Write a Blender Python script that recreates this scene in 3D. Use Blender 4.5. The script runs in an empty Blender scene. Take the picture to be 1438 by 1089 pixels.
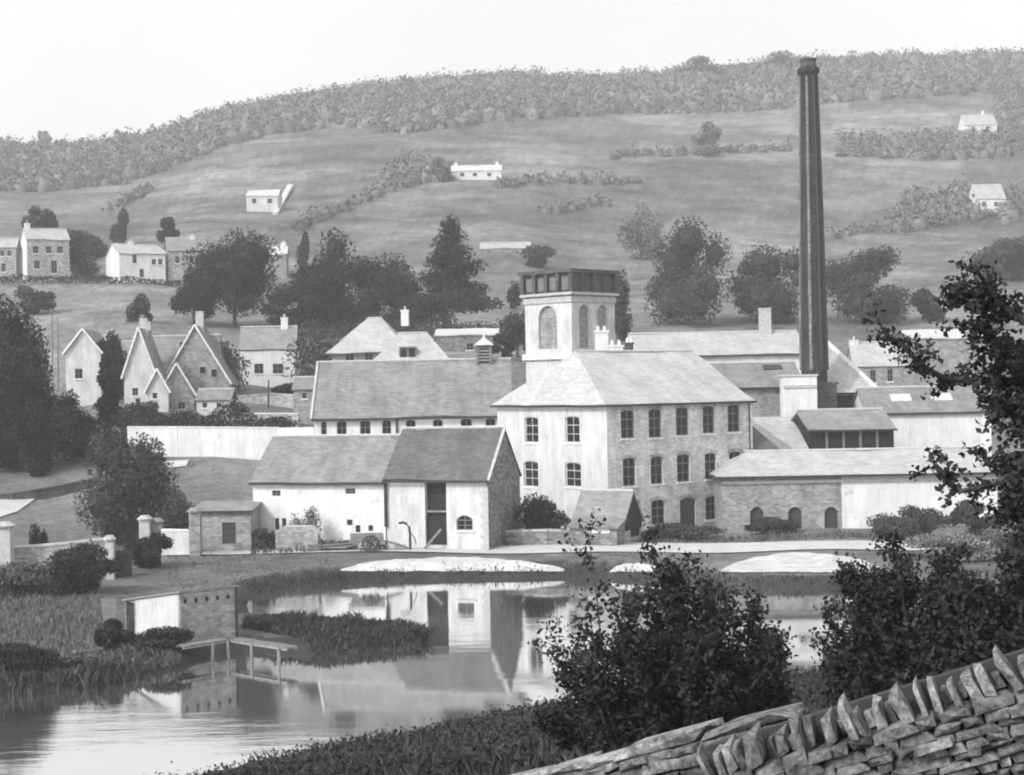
import bpy, math, random
import numpy as np
from mathutils import Vector, Matrix

random.seed(7)
RNG = np.random.default_rng(11)
SC = bpy.context.scene
COL = SC.collection

# ------------------------------------------------------------------ camera
F = 2300.0            # focal length in photo pixels (photo 1438 x 1089)
CX, CY = 719.0, 544.5
HC = 11.0             # eye height above the mill yard
ROLL = math.radians(1.1)
cr, sr = math.cos(ROLL), math.sin(ROLL)
cam_d = bpy.data.cameras.new("camera")
cam = bpy.data.objects.new("camera", cam_d)
COL.objects.link(cam)
cam_d.sensor_width = 36.0
cam_d.lens = 36.0 * F / 1438.0
cam_d.clip_start = 0.1
cam_d.clip_end = 4000.0
_R = Matrix(((cr, sr, 0), (0, 0, -1), (-sr, cr, 0)))
cam.matrix_world = Matrix.Translation((0, 0, HC)) @ _R.to_4x4()
SC.camera = cam

# ------------------------------------------------------------------ light
VEIL = 4.8
SUN_EL, SUN_AZ = math.radians(38), math.radians(-132)     # azimuth from +Y, clockwise
world = bpy.data.worlds.new("World")
SC.world = world
world.use_nodes = True
nt = world.node_tree
bg = nt.nodes["Background"]
sky = nt.nodes.new("ShaderNodeTexSky")
sky.sky_type = 'NISHITA'
sky.sun_disc = False
sky.sun_elevation = SUN_EL
sky.sun_rotation = SUN_AZ
sky.air_density = 1.0
sky.dust_density = 5.0
sky.ozone_density = 1.0
bw = nt.nodes.new("ShaderNodeRGBToBW")
nt.links.new(sky.outputs[0], bw.inputs[0])
# an even veil of thin white cloud over the whole dome
veil = nt.nodes.new("ShaderNodeTexNoise")
veil.inputs["Scale"].default_value = 2.2; veil.inputs["Detail"].default_value = 6
vr_ = nt.nodes.new("ShaderNodeMapRange")
vr_.inputs["From Min"].default_value = .3; vr_.inputs["From Max"].default_value = .7
vr_.inputs["To Min"].default_value = VEIL * .85; vr_.inputs["To Max"].default_value = VEIL * 1.15
nt.links.new(veil.outputs["Fac"], vr_.inputs["Value"])
add = nt.nodes.new("ShaderNodeMath"); add.operation = 'ADD'
nt.links.new(bw.outputs[0], add.inputs[0]); nt.links.new(vr_.outputs[0], add.inputs[1])
nt.links.new(add.outputs[0], bg.inputs[0])
bg.inputs[1].default_value = 0.15

sun_d = bpy.data.lights.new("sun", 'SUN')
sun_d.energy = 2.4
sun_d.angle = math.radians(0.6)
sun_d.color = (1.0, 0.995, 0.985)
sun = bpy.data.objects.new("sun", sun_d)
COL.objects.link(sun)
sdir = Vector((math.sin(SUN_AZ) * math.cos(SUN_EL), math.cos(SUN_AZ) * math.cos(SUN_EL), math.sin(SUN_EL)))
sun.rotation_euler = sdir.to_track_quat('Z', 'Y').to_euler()
sun.location = (-60, -40, 120)

SC.view_settings.view_transform = 'Standard'
SC.view_settings.look = 'None'
SC.view_settings.gamma = 1.0
SC.view_settings.use_curve_mapping = False
SC.view_settings.exposure = 0.0
SC.cycles.max_bounces = 6
SC.cycles.volume_bounces = 1
SC.cycles.use_denoising = True
SC.cycles.filter_width = 2.0
HAZE_DENSITY = 0.0005

# ------------------------------------------------------------------ projection helpers
def W(u, v, d):
    """world point seen at photo pixel (u, v) at distance d along the view axis"""
    a, b = (u - CX) / F, (CY - v) / F
    return Vector(((a * cr + b * sr) * d, d, HC + (-a * sr + b * cr) * d))

def proj(p):
    x, z = p[0] / p[1], (p[2] - HC) / p[1]
    a, b = x * cr - z * sr, x * sr + z * cr
    return CX + a * F, CY - b * F

def hit(u, v, z):
    a, b = (u - CX) / F, (CY - v) / F
    k = -a * sr + b * cr
    d = (z - HC) / k
    return W(u, v, d)

# ------------------------------------------------------------------ terrain function
WZ = -1.2
def zc(u, v, d):
    return W(u, v, d).z
def column(u, ds, far):
    near = [(2, 8.5), (9.0, 8.3), (11, 7.9), (ds * .55, 3.6), (ds, -0.75), (96, -0.7), (106.5, -0.25), (110, 0.0), (119, 0.0)]
    pts = near + [(d, zc(u, v, d) if not isinstance(v, tuple) else v[0]) for d, v in far]
    return u, pts
COLS = [
    column(-900, 46, [(128, (3.0,)), (146, (7.5,)), (215, (25.,)), (262, (34.,)), (400, (60.,)), (640, (112.,)), (800, (120.,)), (1300, (90.,))]),
    column(-100, 46, [(126, (2.0,)), (146, 640), (215, 452), (250, 402), (263, 393), (400, 300), (640, 212), (760, (118.,)), (1300, (90.,))]),
    column(60,   46, [(124, (1.0,)), (146, 640), (170, 575), (215, 452), (250, 402), (263, 393), (400, 305), (660, 210), (780, (116.,)), (1300, (90.,))]),
    column(200,  48, [(124, (0.9,)), (141, 641), (160, 585), (212, 452), (250, 402), (263, 395), (400, 300), (660, 203), (780, (120.,)), (1300, (90.,))]),
    column(300,  50, [(124, (0.9,)), (141, 641), (160, 582), (185, 540), (215, 462), (255, 410), (400, 290), (680, 166), (800, (140.,)), (1300, (100.,))]),
    column(420,  53, [(124, (0.5,)), (141, (5.0,)), (160, (8.0,)), (188, 552), (218, 468), (260, 410), (390, 300), (690, 145), (800, (150.,)), (1300, (110.,))]),
    column(560,  56, [(140, (0.8,)), (152, (3.0,)), (178, 518), (218, 470), (270, 410), (390, 300), (720, 121), (830, (160.,)), (1300, (120.,))]),
    column(719,  60, [(145, (0.8,)), (155, (3.0,)), (182, 512), (218, 470), (270, 405), (390, 300), (730, 113), (840, (160.,)), (1300, (120.,))]),
    column(880,  62, [(145, (0.8,)), (160, (3.0,)), (200, 490), (222, 470), (300, 395), (400, 310), (740, 112), (860, (160.,)), (1300, (120.,))]),
    column(1050, 65, [(145, (0.8,)), (160, (3.0,)), (200, 495), (222, 470), (300, 395), (400, 315), (750, 101), (870, (165.,)), (1300, (120.,))]),
    column(1230, 67, [(140, (1.5,)), (160, (4.0,)), (200, 500), (222, 472), (300, 395), (400, 325), (760, 84), (880, (170.,)), (1300, (120.,))]),
    column(1438, 70, [(140, (1.5,)), (160, (4.0,)), (200, 505), (240, 455), (300, 395), (400, 325), (770, 84), (890, (170.,)), (1300, (120.,))]),
    column(2300, 74, [(140, (1.5,)), (160, (4.0,)), (200, (14.,)), (240, (21.,)), (300, (34.,)), (400, (56.,)), (770, (150.,)), (890, (158.,)), (1300, (110.,))]),
]
POND_PX = [(-400, 1010), (-150, 985), (0, 974), (60, 971), (110, 966), (160, 957), (200, 950), (258, 936), (288, 920), (345, 913), (400, 913), (440, 919), (500, 915), (570, 908),
           (600, 902), (606, 895), (598, 888), (560, 882), (480, 879), (400, 876), (356, 872), (345, 852), (352, 832), (400, 824), (480, 817), (560, 814), (640, 812),
           (740, 811), (800, 810), (900, 814), (1000, 821), (1100, 826), (1210, 825), (1300, 829), (1380, 845), (1400, 890), (1300, 925), (1200, 944), (1130, 962),
           (1000, 978), (900, 994), (780, 1018), (640, 1040), (500, 1060), (400, 1080), (280, 1100), (150, 1125), (-100, 1185), (-600, 1180)]
POND = np.array([tuple(hit(u, v, WZ))[:2] for u, v in POND_PX])

def pond_dist(x, y):
    """signed distance to the pond outline in metres, negative inside"""
    x = np.asarray(x, float); y = np.asarray(y, float)
    best = np.full(x.shape, 1e9); inside = np.zeros(x.shape, bool)
    n = len(POND)
    for i in range(n):
        ax, ay = POND[i]; bx, by = POND[(i + 1) % n]
        ex, ey = bx - ax, by - ay
        t = np.clip(((x - ax) * ex + (y - ay) * ey) / (ex * ex + ey * ey), 0, 1)
        best = np.minimum(best, np.hypot(x - ax - t * ex, y - ay - t * ey))
        c = ((ay > y) != (by > y)) & (x < (bx - ax) * (y - ay) / (by - ay + 1e-12) + ax)
        inside ^= c
    return np.where(inside, -best, best)

_wav = [(RNG.uniform(-1, 1), RNG.uniform(-1, 1), RNG.uniform(0, 6.28)) for _ in range(14)]
def wob(x, y, wl):
    s = 0
    for a, b, p in _wav:
        s = s + np.sin((a * x + b * y) * 6.283 / wl + p)
    return s / 14.0 * 1.6

_cu = np.array([c[0] for c in COLS], float)
def G(x, y):
    x = np.atleast_1d(np.asarray(x, float)); y = np.atleast_1d(np.asarray(y, float))
    u = CX + F * x / np.maximum(y, 0.5)
    zs = np.stack([np.interp(y, [p[0] for p in c[1]], [p[1] for p in c[1]]) for c in COLS])
    u = np.clip(u, _cu[0], _cu[-1])
    i = np.clip(np.searchsorted(_cu, u) - 1, 0, len(_cu) - 2)
    t = (u - _cu[i]) / (_cu[i + 1] - _cu[i])
    k = np.arange(x.size).reshape(x.shape)
    z = np.take_along_axis(zs, i[None], 0)[0] * (1 - t) + np.take_along_axis(zs, i[None] + 1, 0)[0] * t
    z = z + wob(x, y, 11.0) * np.clip((y - 14) / 300, 0, .16) + wob(y, x, 60.0) * np.clip((y - 280) / 140, 0, 2.2)
    z = z + wob(x, y, 2.7) * .05 * (y < 100)
    sd = pond_dist(x, y)
    out = np.minimum(np.maximum(z, WZ + .18), WZ + .12 + np.maximum(sd, 0) * .75)
    return np.where(sd < 0, WZ - .12 - np.minimum(1.3, -sd * .45), out)
def g1(x, y):
    return float(G(x, y)[0])
def gpt(u, d):
    """ground point below pixel column u at distance d"""
    x = (u - CX) / F * d
    for _ in range(3):
        z = g1(x, d)
        uu, _v = proj((x, d, z))
        x += (u - uu) / F * d
    return Vector((x, d, g1(x, d)))
def ghit(u, v, d0=12, d1=1000):
    """first ground point along the ray of pixel (u, v)"""
    d = np.geomspace(d0, d1, 900)
    a, b = (u - CX) / F, (CY - v) / F
    xs = (a * cr + b * sr) * d; zs = HC + (-a * sr + b * cr) * d
    f = np.nonzero(zs <= G(xs, d))[0]
    k = f[0] if len(f) else len(d) - 1
    return Vector((xs[k], d[k], g1(xs[k], d[k])))

# ------------------------------------------------------------------ materials
MATS = {}
def newmat(name):
    m = bpy.data.materials.new(name); m.use_nodes = True
    MATS[name] = m
    n = m.node_tree
    return m, n, n.nodes["Principled BSDF"]
def ramp(n, src, stops):
    r = n.nodes.new("ShaderNodeValToRGB")
    el = r.color_ramp.elements
    while len(el) < len(stops): el.new(0.5)
    for e, (p, c) in zip(el, stops):
        e.position = p; e.color = (c, c, c, 1)
    n.links.new(src, r.inputs[0])
    return r.outputs[0]
def noise(n, vec, scale, detail=4, rough=.6):
    t = n.nodes.new("ShaderNodeTexNoise")
    t.inputs["Scale"].default_value = scale; t.inputs["Detail"].default_value = detail; t.inputs["Roughness"].default_value = rough
    if vec is not None: n.links.new(vec, t.inputs["Vector"])
    return t.outputs["Fac"]
def mul(n, a, b, fac=1.0, mode='MULTIPLY'):
    x = n.nodes.new("ShaderNodeMix"); x.data_type = 'RGBA'; x.blend_type = mode
    x.inputs[0].default_value = fac
    for s, i in ((a, 6), (b, 7)):
        if isinstance(s, (int, float)): x.inputs[i].default_value = (s, s, s, 1)
        else: n.links.new(s, x.inputs[i])
    return x.outputs[2]
def bump(n, p, h, strength=.4, dist=.05):
    b = n.nodes.new("ShaderNodeBump"); b.inputs["Strength"].default_value = strength; b.inputs["Distance"].default_value = dist
    n.links.new(h, b.inputs["Height"]); n.links.new(b.outputs[0], p.inputs["Normal"])
def coords(n, kind="UV"):
    if kind == "POS":
        return n.nodes.new("ShaderNodeNewGeometry").outputs["Position"]
    return n.nodes.new("ShaderNodeTexCoord").outputs[kind]
def plain(name, v, rough=.8, var=.25, scale=3.0, spec=.3):
    m, n, p = newmat(name)
    c = coords(n, "Object")
    a = noise(n, c, scale, 6, .65)
    k = ramp(n, a, [(.3, v * (1 - var)), (.7, v * (1 + var))])
    n.links.new(k, p.inputs["Base Color"])
    p.inputs["Roughness"].default_value = rough
    p.inputs["Specular IOR Level"].default_value = spec
    bump(n, p, a, .3, .03)
    return m
def masonry(name, v, bw_, bh, mortar=.8, spread=.3, weather=.3, streak=.0, off=.5, bs=.5, fine=14.0):
    """courses of stones or slates in the face's own metres"""
    m, n, p = newmat(name)
    uv = coords(n, "UV")
    # wobble the courses
    nz = n.nodes.new("ShaderNodeTexNoise"); nz.inputs["Scale"].default_value = 1.3; nz.inputs["Detail"].default_value = 3
    n.links.new(uv, nz.inputs["Vector"])
    ad = n.nodes.new("ShaderNodeMix"); ad.data_type = 'RGBA'; ad.blend_type = 'LINEAR_LIGHT'; ad.inputs[0].default_value = .06
    n.links.new(uv, ad.inputs[6]); n.links.new(nz.outputs["Color"], ad.inputs[7])
    b = n.nodes.new("ShaderNodeTexBrick")
    n.links.new(ad.outputs[2], b.inputs["Vector"])
    b.offset = off
    b.inputs["Scale"].default_value = 1.0
    b.inputs["Brick Width"].default_value = bw_; b.inputs["Row Height"].default_value = bh
    b.inputs["Mortar Size"].default_value = bh * .07; b.inputs["Mortar Smooth"].default_value = .4
    b.inputs["Bias"].default_value = 0
    for s, q in (("Color1", v * (1 - spread)), ("Color2", v * (1 + spread)), ("Mortar", v * mortar)):
        b.inputs[s].default_value = (q, q, q, 1)
    w1 = ramp(n, noise(n, uv, .45, 5, .7), [(.3, 1 - weather), (.68, 1 + weather * .5)])
    w2 = ramp(n, noise(n, uv, fine, 3, .6), [(.3, .8), (.7, 1.15)])
    c = mul(n, mul(n, b.outputs["Color"], w1), w2)
    if streak:
        mp = n.nodes.new("ShaderNodeMapping"); mp.inputs["Scale"].default_value = (1.6, .16, 1)
        n.links.new(uv, mp.inputs[0])
        c = mul(n, c, ramp(n, noise(n, mp.outputs[0], 1.0, 6, .7), [(.33, 1 - streak), (.62, 1.0)]))
    n.links.new(c, p.inputs["Base Color"])
    p.inputs["Roughness"].default_value = .9
    p.inputs["Specular IOR Level"].default_value = .15
    bump(n, p, mul(n, b.outputs["Color"], 1.0 / max(v, .05)), bs, .03)
    return m
def render_wall(name, v, stain=.25, bh=.28):
    """limewashed masonry: pale, with rain stains and a hint of the courses"""
    m, n, p = newmat(name)
    uv = coords(n, "UV")
    mp = n.nodes.new("ShaderNodeMapping"); mp.inputs["Scale"].default_value = (1.2, .22, 1)
    n.links.new(uv, mp.inputs[0])
    a = ramp(n, noise(n, mp.outputs[0], 1.0, 7, .7), [(.30, 1 - stain), (.62, 1.0)])
    b = ramp(n, noise(n, uv, .55, 5, .7), [(.3, 1 - stain * .7), (.6, 1.0)])
    f = ramp(n, noise(n, uv, 9, 3, .6), [(.3, .9), (.7, 1.05)])
    fl = ramp(n, noise(n, uv, .9, 8, .75), [(.60, 1.0), (.66, .72)])
    st = n.nodes.new("ShaderNodeMapping"); st.inputs["Scale"].default_value = (3.5, .35, 1)
    n.links.new(uv, st.inputs[0])
    sk = ramp(n, noise(n, st.outputs[0], 1.0, 6, .75), [(.55, 1.0), (.72, .7)])
    c = mul(n, mul(n, mul(n, mul(n, mul(n, v, a), b), f), fl), sk)
    n.links.new(c, p.inputs["Base Color"])
    p.inputs["Roughness"].default_value = .92
    p.inputs["Specular IOR Level"].default_value = .1
    bump(n, p, noise(n, uv, 5, 5, .65), .5, .04)
    return m
def foliage(name, v, spread=.5):
    m, n, p = newmat(name)
    at = n.nodes.new("ShaderNodeAttribute"); at.attribute_name = "tone"
    c = ramp(n, at.outputs["Fac"], [(0, v * (1 - spread)), (1, v * (1 + spread))])
    n.links.new(c, p.inputs["Base Color"])
    p.inputs["Roughness"].default_value = .75
    p.inputs["Specular IOR Level"].default_value = .08
    return m

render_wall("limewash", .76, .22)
render_wall("limewash_dull", .6)
render_wall("limewash_old", .68, .35)
render_wall("mill_render", .66, .28)
masonry("mill_stone", .64, .34, .15, .85, .22, .25, .3)
masonry("rubble", .23, .38, .17, .6, .45, .35, .2)
masonry("rubble_pale", .42, .32, .14, .7, .4, .3, .25)
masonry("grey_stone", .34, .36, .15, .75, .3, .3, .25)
masonry("brick_dark", .10, .24, .09, 1.2, .35, .4, .35)
masonry("chimney_brick", .055, .26, .1, 1.15, .4, .4, .75)
masonry("slate_pale", .44, .5, .2, .78, .14, .22, .12)
masonry("slate_grey", .27, .5, .2, .76, .18, .28, .15)
masonry("slate_mid", .25, .5, .2, .76, .18, .3, .2)
masonry("slate_dark", .14, .45, .2, .72, .2, .35, .2)
masonry("slate_mill", .46, .5, .2, .82, .12, .22, .12)
masonry("boards", .07, .22, 4.0, .4, .35, .4, .4, 0.0)
masonry("boards_grey", .2, .22, 4.0, .4, .3, .4, .4, 0.0)
plain("gutter", .03, .5)
plain("lead_pale", .5, .7)
plain("stone_trim", .42)
plain("stone_trim_pale", .66)
plain("frame_paint", .22, .6)
plain("frame_white", .6, .6)
plain("dark_timber", .05)
plain("grey_timber", .22, .85, .35, 4)
plain("pale_timber", .17, .85, .3, 4)
plain("iron", .03, .5)
plain("bark", .06, .9, .4, 6)
plain("bark_pale", .12, .9, .4, 6)
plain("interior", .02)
plain("blind_panel", .15)
m, n, p = newmat("glass")
p.inputs["Base Color"].default_value = (.012, .012, .012, 1); p.inputs["Roughness"].default_value = .15
p.inputs["Specular IOR Level"].default_value = .3
bump(n, p, noise(n, coords(n, "Object"), 2.0, 2), .05, .05)
foliage("leaf_dark", .03, .7)
foliage("leaf_mid", .055, .55)
foliage("leaf_pale", .09, .5)
foliage("leaf_hedge", .045, .5)
foliage("leaf_scrub", .16, .5)
foliage("reed", .05, .6)
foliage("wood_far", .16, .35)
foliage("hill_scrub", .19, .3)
foliage("grass_blade", .11, .6)

def ground_mat(name, v, var=.3):
    m, n, p = newmat(name)
    c = coords(n, "POS")
    at = n.nodes.new("ShaderNodeAttribute"); at.attribute_name = "tone"
    a = ramp(n, noise(n, c, 1.3, 9, .8), [(.3, 1 - var * 1.5), (.7, 1 + var * 1.5)])
    b = mul(n, ramp(n, noise(n, c, .05, 7, .75), [(.34, 1 - var * 1.5), (.66, 1 + var * 1.4)]), ramp(n, noise(n, c, .014, 5, .65), [(.38, 1 - var), (.62, 1 + var)]))
    d = ramp(n, noise(n, c, .25, 6, .75), [(.3, 1 - var * .8), (.7, 1 + var * .6)])
    k = mul(n, mul(n, mul(n, at.outputs["Color"], a), b), d)
    n.links.new(k, p.inputs["Base Color"])
    p.inputs["Roughness"].default_value = .95
    p.inputs["Specular IOR Level"].default_value = .1
    bump(n, p, noise(n, c, 1.6, 8, .75), .9, .35)
    return m
ground_mat("turf", .15)
def sheet_mat(name, v, var=.15):
    m, n, p = newmat(name)
    c = coords(n, "POS")
    k = mul(n, ramp(n, noise(n, c, .7, 7, .7), [(.3, v * (1 - var)), (.7, v * (1 + var))]), ramp(n, noise(n, c, 6, 3), [(.3, .85), (.7, 1.1)]))
    n.links.new(k, p.inputs["Base Color"]); p.inputs["Roughness"].default_value = .95
    p.inputs["Specular IOR Level"].default_value = .1
    bump(n, p, noise(n, c, 3, 5), .4, .05)
    return m
sheet_mat("road_dust", .46)
sheet_mat("gravel", .46, .3)
sheet_mat("gap_shade", .05)  # dark fill behind the wall stones, shade of the gaps put into its colour

m, n, p = newmat("water")
c = coords(n, "POS")
mp = n.nodes.new("ShaderNodeMapping"); mp.inputs["Scale"].default_value = (.22, .8, 1)
n.links.new(c, mp.inputs[0])
big = noise(n, c, .045, 3, .5)
mask = ramp(n, big, [(.44, .06), (.62, 1.0)])
rip = mul(n, noise(n, mp.outputs[0], 1.1, 5, .6), mask)
k = ramp(n, big, [(.4, .10), (.65, .06)])
n.links.new(k, p.inputs["Base Color"])
p.inputs["Roughness"].default_value = .025
p.inputs["IOR"].default_value = 1.4
gl = n.nodes.new("ShaderNodeBsdfGlossy"); gl.inputs["Roughness"].default_value = .045; gl.inputs["Color"].default_value = (.97, .97, .97, 1)
mx = n.nodes.new("ShaderNodeMixShader"); mx.inputs[0].default_value = .78
n.links.new(p.outputs[0], mx.inputs[1]); n.links.new(gl.outputs[0], mx.inputs[2])
n.links.new(mx.outputs[0], n.nodes["Material Output"].inputs["Surface"])
p.inputs["Specular IOR Level"].default_value = .5
bump(n, p, rip, .3, .06)
n.links.new(p.inputs["Normal"].links[0].from_socket, gl.inputs["Normal"])

def stone_mat(name, v):
    m, n, p = newmat(name)
    c = coords(n, "POS")
    oi = n.nodes.new("ShaderNodeObjectInfo")
    r = ramp(n, oi.outputs["Random"], [(0, .65), (1, 1.3)])
    a = ramp(n, noise(n, c, 26, 8, .75), [(.34, v * .3), (.62, v * 1.3)])
    b = ramp(n, noise(n, c, 7, 5, .7), [(.38, .45), (.58, 1.1)])
    n.links.new(mul(n, mul(n, a, b), r), p.inputs["Base Color"])
    p.inputs["Roughness"].default_value = .95
    p.inputs["Specular IOR Level"].default_value = .1
    bump(n, p, noise(n, c, 30, 8, .8), 1.0, .03)
    return m
stone_mat("field_stone", .27)
stone_mat("coping_stone_grey", .38)

# ------------------------------------------------------------------ mesh building
class MB:
    def __init__(s): s.v = []; s.f = []
    def add(s, vs, fs):
        o = len(s.v); s.v += [tuple(x) for x in vs]; s.f += [tuple(i + o for i in q) for q in fs]; return s
    def box(s, x0, y0, z0, x1, y1, z1):
        vs = [(x0, y0, z0), (x1, y0, z0), (x1, y1, z0), (x0, y1, z0), (x0, y0, z1), (x1, y0, z1), (x1, y1, z1), (x0, y1, z1)]
        return s.add(vs, [(3, 2, 1, 0), (4, 5, 6, 7), (0, 1, 5, 4), (1, 2, 6, 5), (2, 3, 7, 6), (3, 0, 4, 7)])
    def slab(s, poly, t):
        """polygon extruded by t against its normal; poly is the top"""
        P = [Vector(q) for q in poly]
        nrm = Vector((0, 0, 0))
        for i in range(len(P)): nrm += P[i].cross(P[(i + 1) % len(P)])
        nrm.normalize()
        B = [q - nrm * t for q in P]; k = len(P)
        fs = [tuple(range(k)), tuple(reversed(range(k, 2 * k)))] + [(i, i + k, (i + 1) % k + k, (i + 1) % k) for i in range(k)]
        return s.add(P + B, fs)
    def tube(s, pts, rad, n=6, cap=True):
        pts = [Vector(q) for q in pts]
        o = len(s.v); k = len(pts)
        for i, q in enumerate(pts):
            t = (pts[min(i + 1, k - 1)] - pts[max(i - 1, 0)]).normalized()
            a = t.orthogonal().normalized(); b = t.cross(a)
            r = rad[i] if isinstance(rad, (list, tuple)) else rad
            for j in range(n):
                g = 6.28318 * j / n
                s.v.append(tuple(q + a * math.cos(g) * r + b * math.sin(g) * r))
        for i in range(k - 1):
            for j in range(n):
                s.f.append((o + i * n + j, o + i * n + (j + 1) % n, o + (i + 1) * n + (j + 1) % n, o + (i + 1) * n + j))
        if cap:
            s.f.append(tuple(o + j for j in reversed(range(n)))); s.f.append(tuple(o + (k - 1) * n + j for j in range(n)))
        return s
    def lathe(s, prof, n=8, rot=0.0, c=(0, 0, 0)):
        o = len(s.v)
        for r, z in prof:
            for j in range(n):
                g = 6.28318 * (j + rot) / n
                s.v.append((c[0] + r * math.cos(g), c[1] + r * math.sin(g), c[2] + z))
        for i in range(len(prof) - 1):
            for j in range(n):
                s.f.append((o + i * n + j, o + i * n + (j + 1) % n, o + (i + 1) * n + (j + 1) % n, o + (i + 1) * n + j))
        s.f.append(tuple(o + j for j in reversed(range(n)))); s.f.append(tuple(o + (len(prof) - 1) * n + j for j in range(n)))
        return s
    def mesh(s, name, uv=True):
        me = bpy.data.meshes.new(name)
        me.from_pydata(s.v, [], s.f)
        if uv and me.polygons:
            lay = me.uv_layers.new(name="UVMap")
            co = s.v
            for pl in me.polygons:
                nn = pl.normal
                if abs(nn.z) > .985: a, b = Vector((1, 0, 0)), Vector((0, 1, 0))
                else:
                    a = Vector((-nn.y, nn.x, 0)).normalized(); b = nn.cross(a).normalized()
                for li in pl.loop_indices:
                    q = Vector(co[me.loops[li].vertex_index])
                    lay.data[li].uv = (q.dot(a), q.dot(b))
        return me

def link(name, me, mat, parent=None, loc=None, rotz=0.0):
    o = bpy.data.objects.new(name, me)
    COL.objects.link(o)
    if mat is not None and not me.materials: me.materials.append(MATS[mat])
    if parent is not None: o.parent = parent
    if loc is not None: o.location = loc
    if rotz: o.rotation_euler = (0, 0, rotz)
    return o
def part(name, mb, mat, parent, loc=None, rotz=0.0):
    return link(name, mb.mesh(name), mat, parent, loc, rotz)
def tag(o, label, cat, group=None):
    o["label"] = label; o["category"] = cat
    if group: o["group"] = group
    return o
def thing(name, label, cat, loc=(0, 0, 0), rotz=0.0, group=None):
    o = bpy.data.objects.new(name, None); COL.objects.link(o)
    o.empty_display_size = .5
    o.location = loc; o.rotation_euler = (0, 0, rotz)
    return tag(o, label, cat, group)
def structure(o):
    o["kind"] = "structure"; return o
def stuff(o):
    o["kind"] = "stuff"; return o

# ------------------------------------------------------------------ terrain mesh
def in_poly(px, x, y):
    c = np.zeros(x.shape, bool)
    n = len(px)
    for i in range(n):
        ax, ay = px[i]; bx, by = px[(i + 1) % n]
        c ^= ((ay > y) != (by > y)) & (x < (bx - ax) * (y - ay) / (by - ay + 1e-12) + ax)
    return c
def build_ground():
    ds = np.concatenate([np.geomspace(2, 12, 14)[:-1], np.arange(12, 50, 1.0), np.arange(50, 125, .55), np.arange(125, 300, 1.6), np.geomspace(300, 1300, 90)])
    us = np.concatenate([np.linspace(-900, -100, 26)[:-1], np.arange(-100, 1540, 5.5), np.linspace(1545, 2350, 30)])
    S = (us - CX) / F
    D, SS = np.meshgrid(ds, S, indexing='ij')
    X = D * SS; Y = D
    # widen the near part so the bank runs on beside the view
    Z = G(X.ravel(), Y.ravel()).reshape(X.shape)
    nr, nc = X.shape
    co = np.stack([X, Y, Z], -1).reshape(-1, 3)
    i = np.arange(nr - 1)[:, None] * nc + np.arange(nc - 1)[None]
    q = np.stack([i, i + 1, i + nc + 1, i + nc], -1).reshape(-1, 4)
    me = bpy.data.meshes.new("ground")
    me.vertices.add(len(co)); me.vertices.foreach_set("co", co.astype(np.float32).ravel())
    me.loops.add(q.size); me.loops.foreach_set("vertex_index", q.astype(np.int32).ravel())
    me.polygons.add(len(q)); me.polygons.foreach_set("loop_start", np.arange(0, q.size, 4, dtype=np.int32))
    me.polygons.foreach_set("use_smooth", np.ones(len(q), bool))
    me.update()
    # land cover (what grows or lies there), by place
    x, y, z = co.T
    t = np.full(len(co), .15)
    t[y > 118] = .20
    t[y > 300] = .155 + .035 * wob(x, y, 170.)[y > 300]
    sd = pond_dist(x, y)
    t[(sd > 0) & (sd < 1.0)] = .06
    t[sd < 0] = .05
    t[(y < 75) & (sd > 0)] = .07
    t[(y > 108) & (y < 160) & (x > 2)] = .2
    zx, zz = x / y, (z - HC) / y
    uu = CX + F * (zx * cr - zz * sr); vv = CY - F * (zx * sr + zz * cr)
    far = y > 300
    ju, jv = uu + 14 * wob(x, y, 40.) + RNG.normal(size=len(x)) * 9, vv + 7 * wob(y, x, 33.) + RNG.normal(size=len(x)) * 3
    for poly, tone in FIELDS:
        t[far & in_poly(poly, ju, jv)] = tone
    t = t * (1 + (y > 160) * RNG.normal(size=len(x)) * .1)
    at = me.attributes.new("tone", 'FLOAT_COLOR', 'POINT')
    at.data.foreach_set("color", np.stack([t, t, t, np.ones_like(t)], -1).astype(np.float32).ravel())
    o = link("ground", me, "turf")
    return structure(o)
FIELDS = [
    ([(180, 340), (300, 235), (420, 215), (430, 300), (330, 345)], .20),
    ([(420, 320), (560, 250), (700, 235), (760, 340), (420, 345)], .165),
    ([(500, 200), (900, 160), (1110, 160), (1110, 230), (700, 225)], .185),
    ([(1170, 150), (1330, 155), (1330, 195), (1170, 195)], .2),
    ([(1160, 230), (1360, 230), (1280, 290), (1160, 320)], .19),
    ([(1170, 345), (1438, 310), (1438, 420), (1170, 420)], .2),
]
build_ground()

# pond water: one sheet, a little larger than the outline (the banks rise through it)
x0, y0 = POND.min(0) - 3; x1, y1 = POND.max(0) + 3
structure(link("pond_water", MB().add([(x0, y0, WZ), (x1, y0, WZ), (x1, y1, WZ), (x0, y1, WZ)], [(0, 1, 2, 3)]).mesh("pond_water"), "water"))

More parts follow.
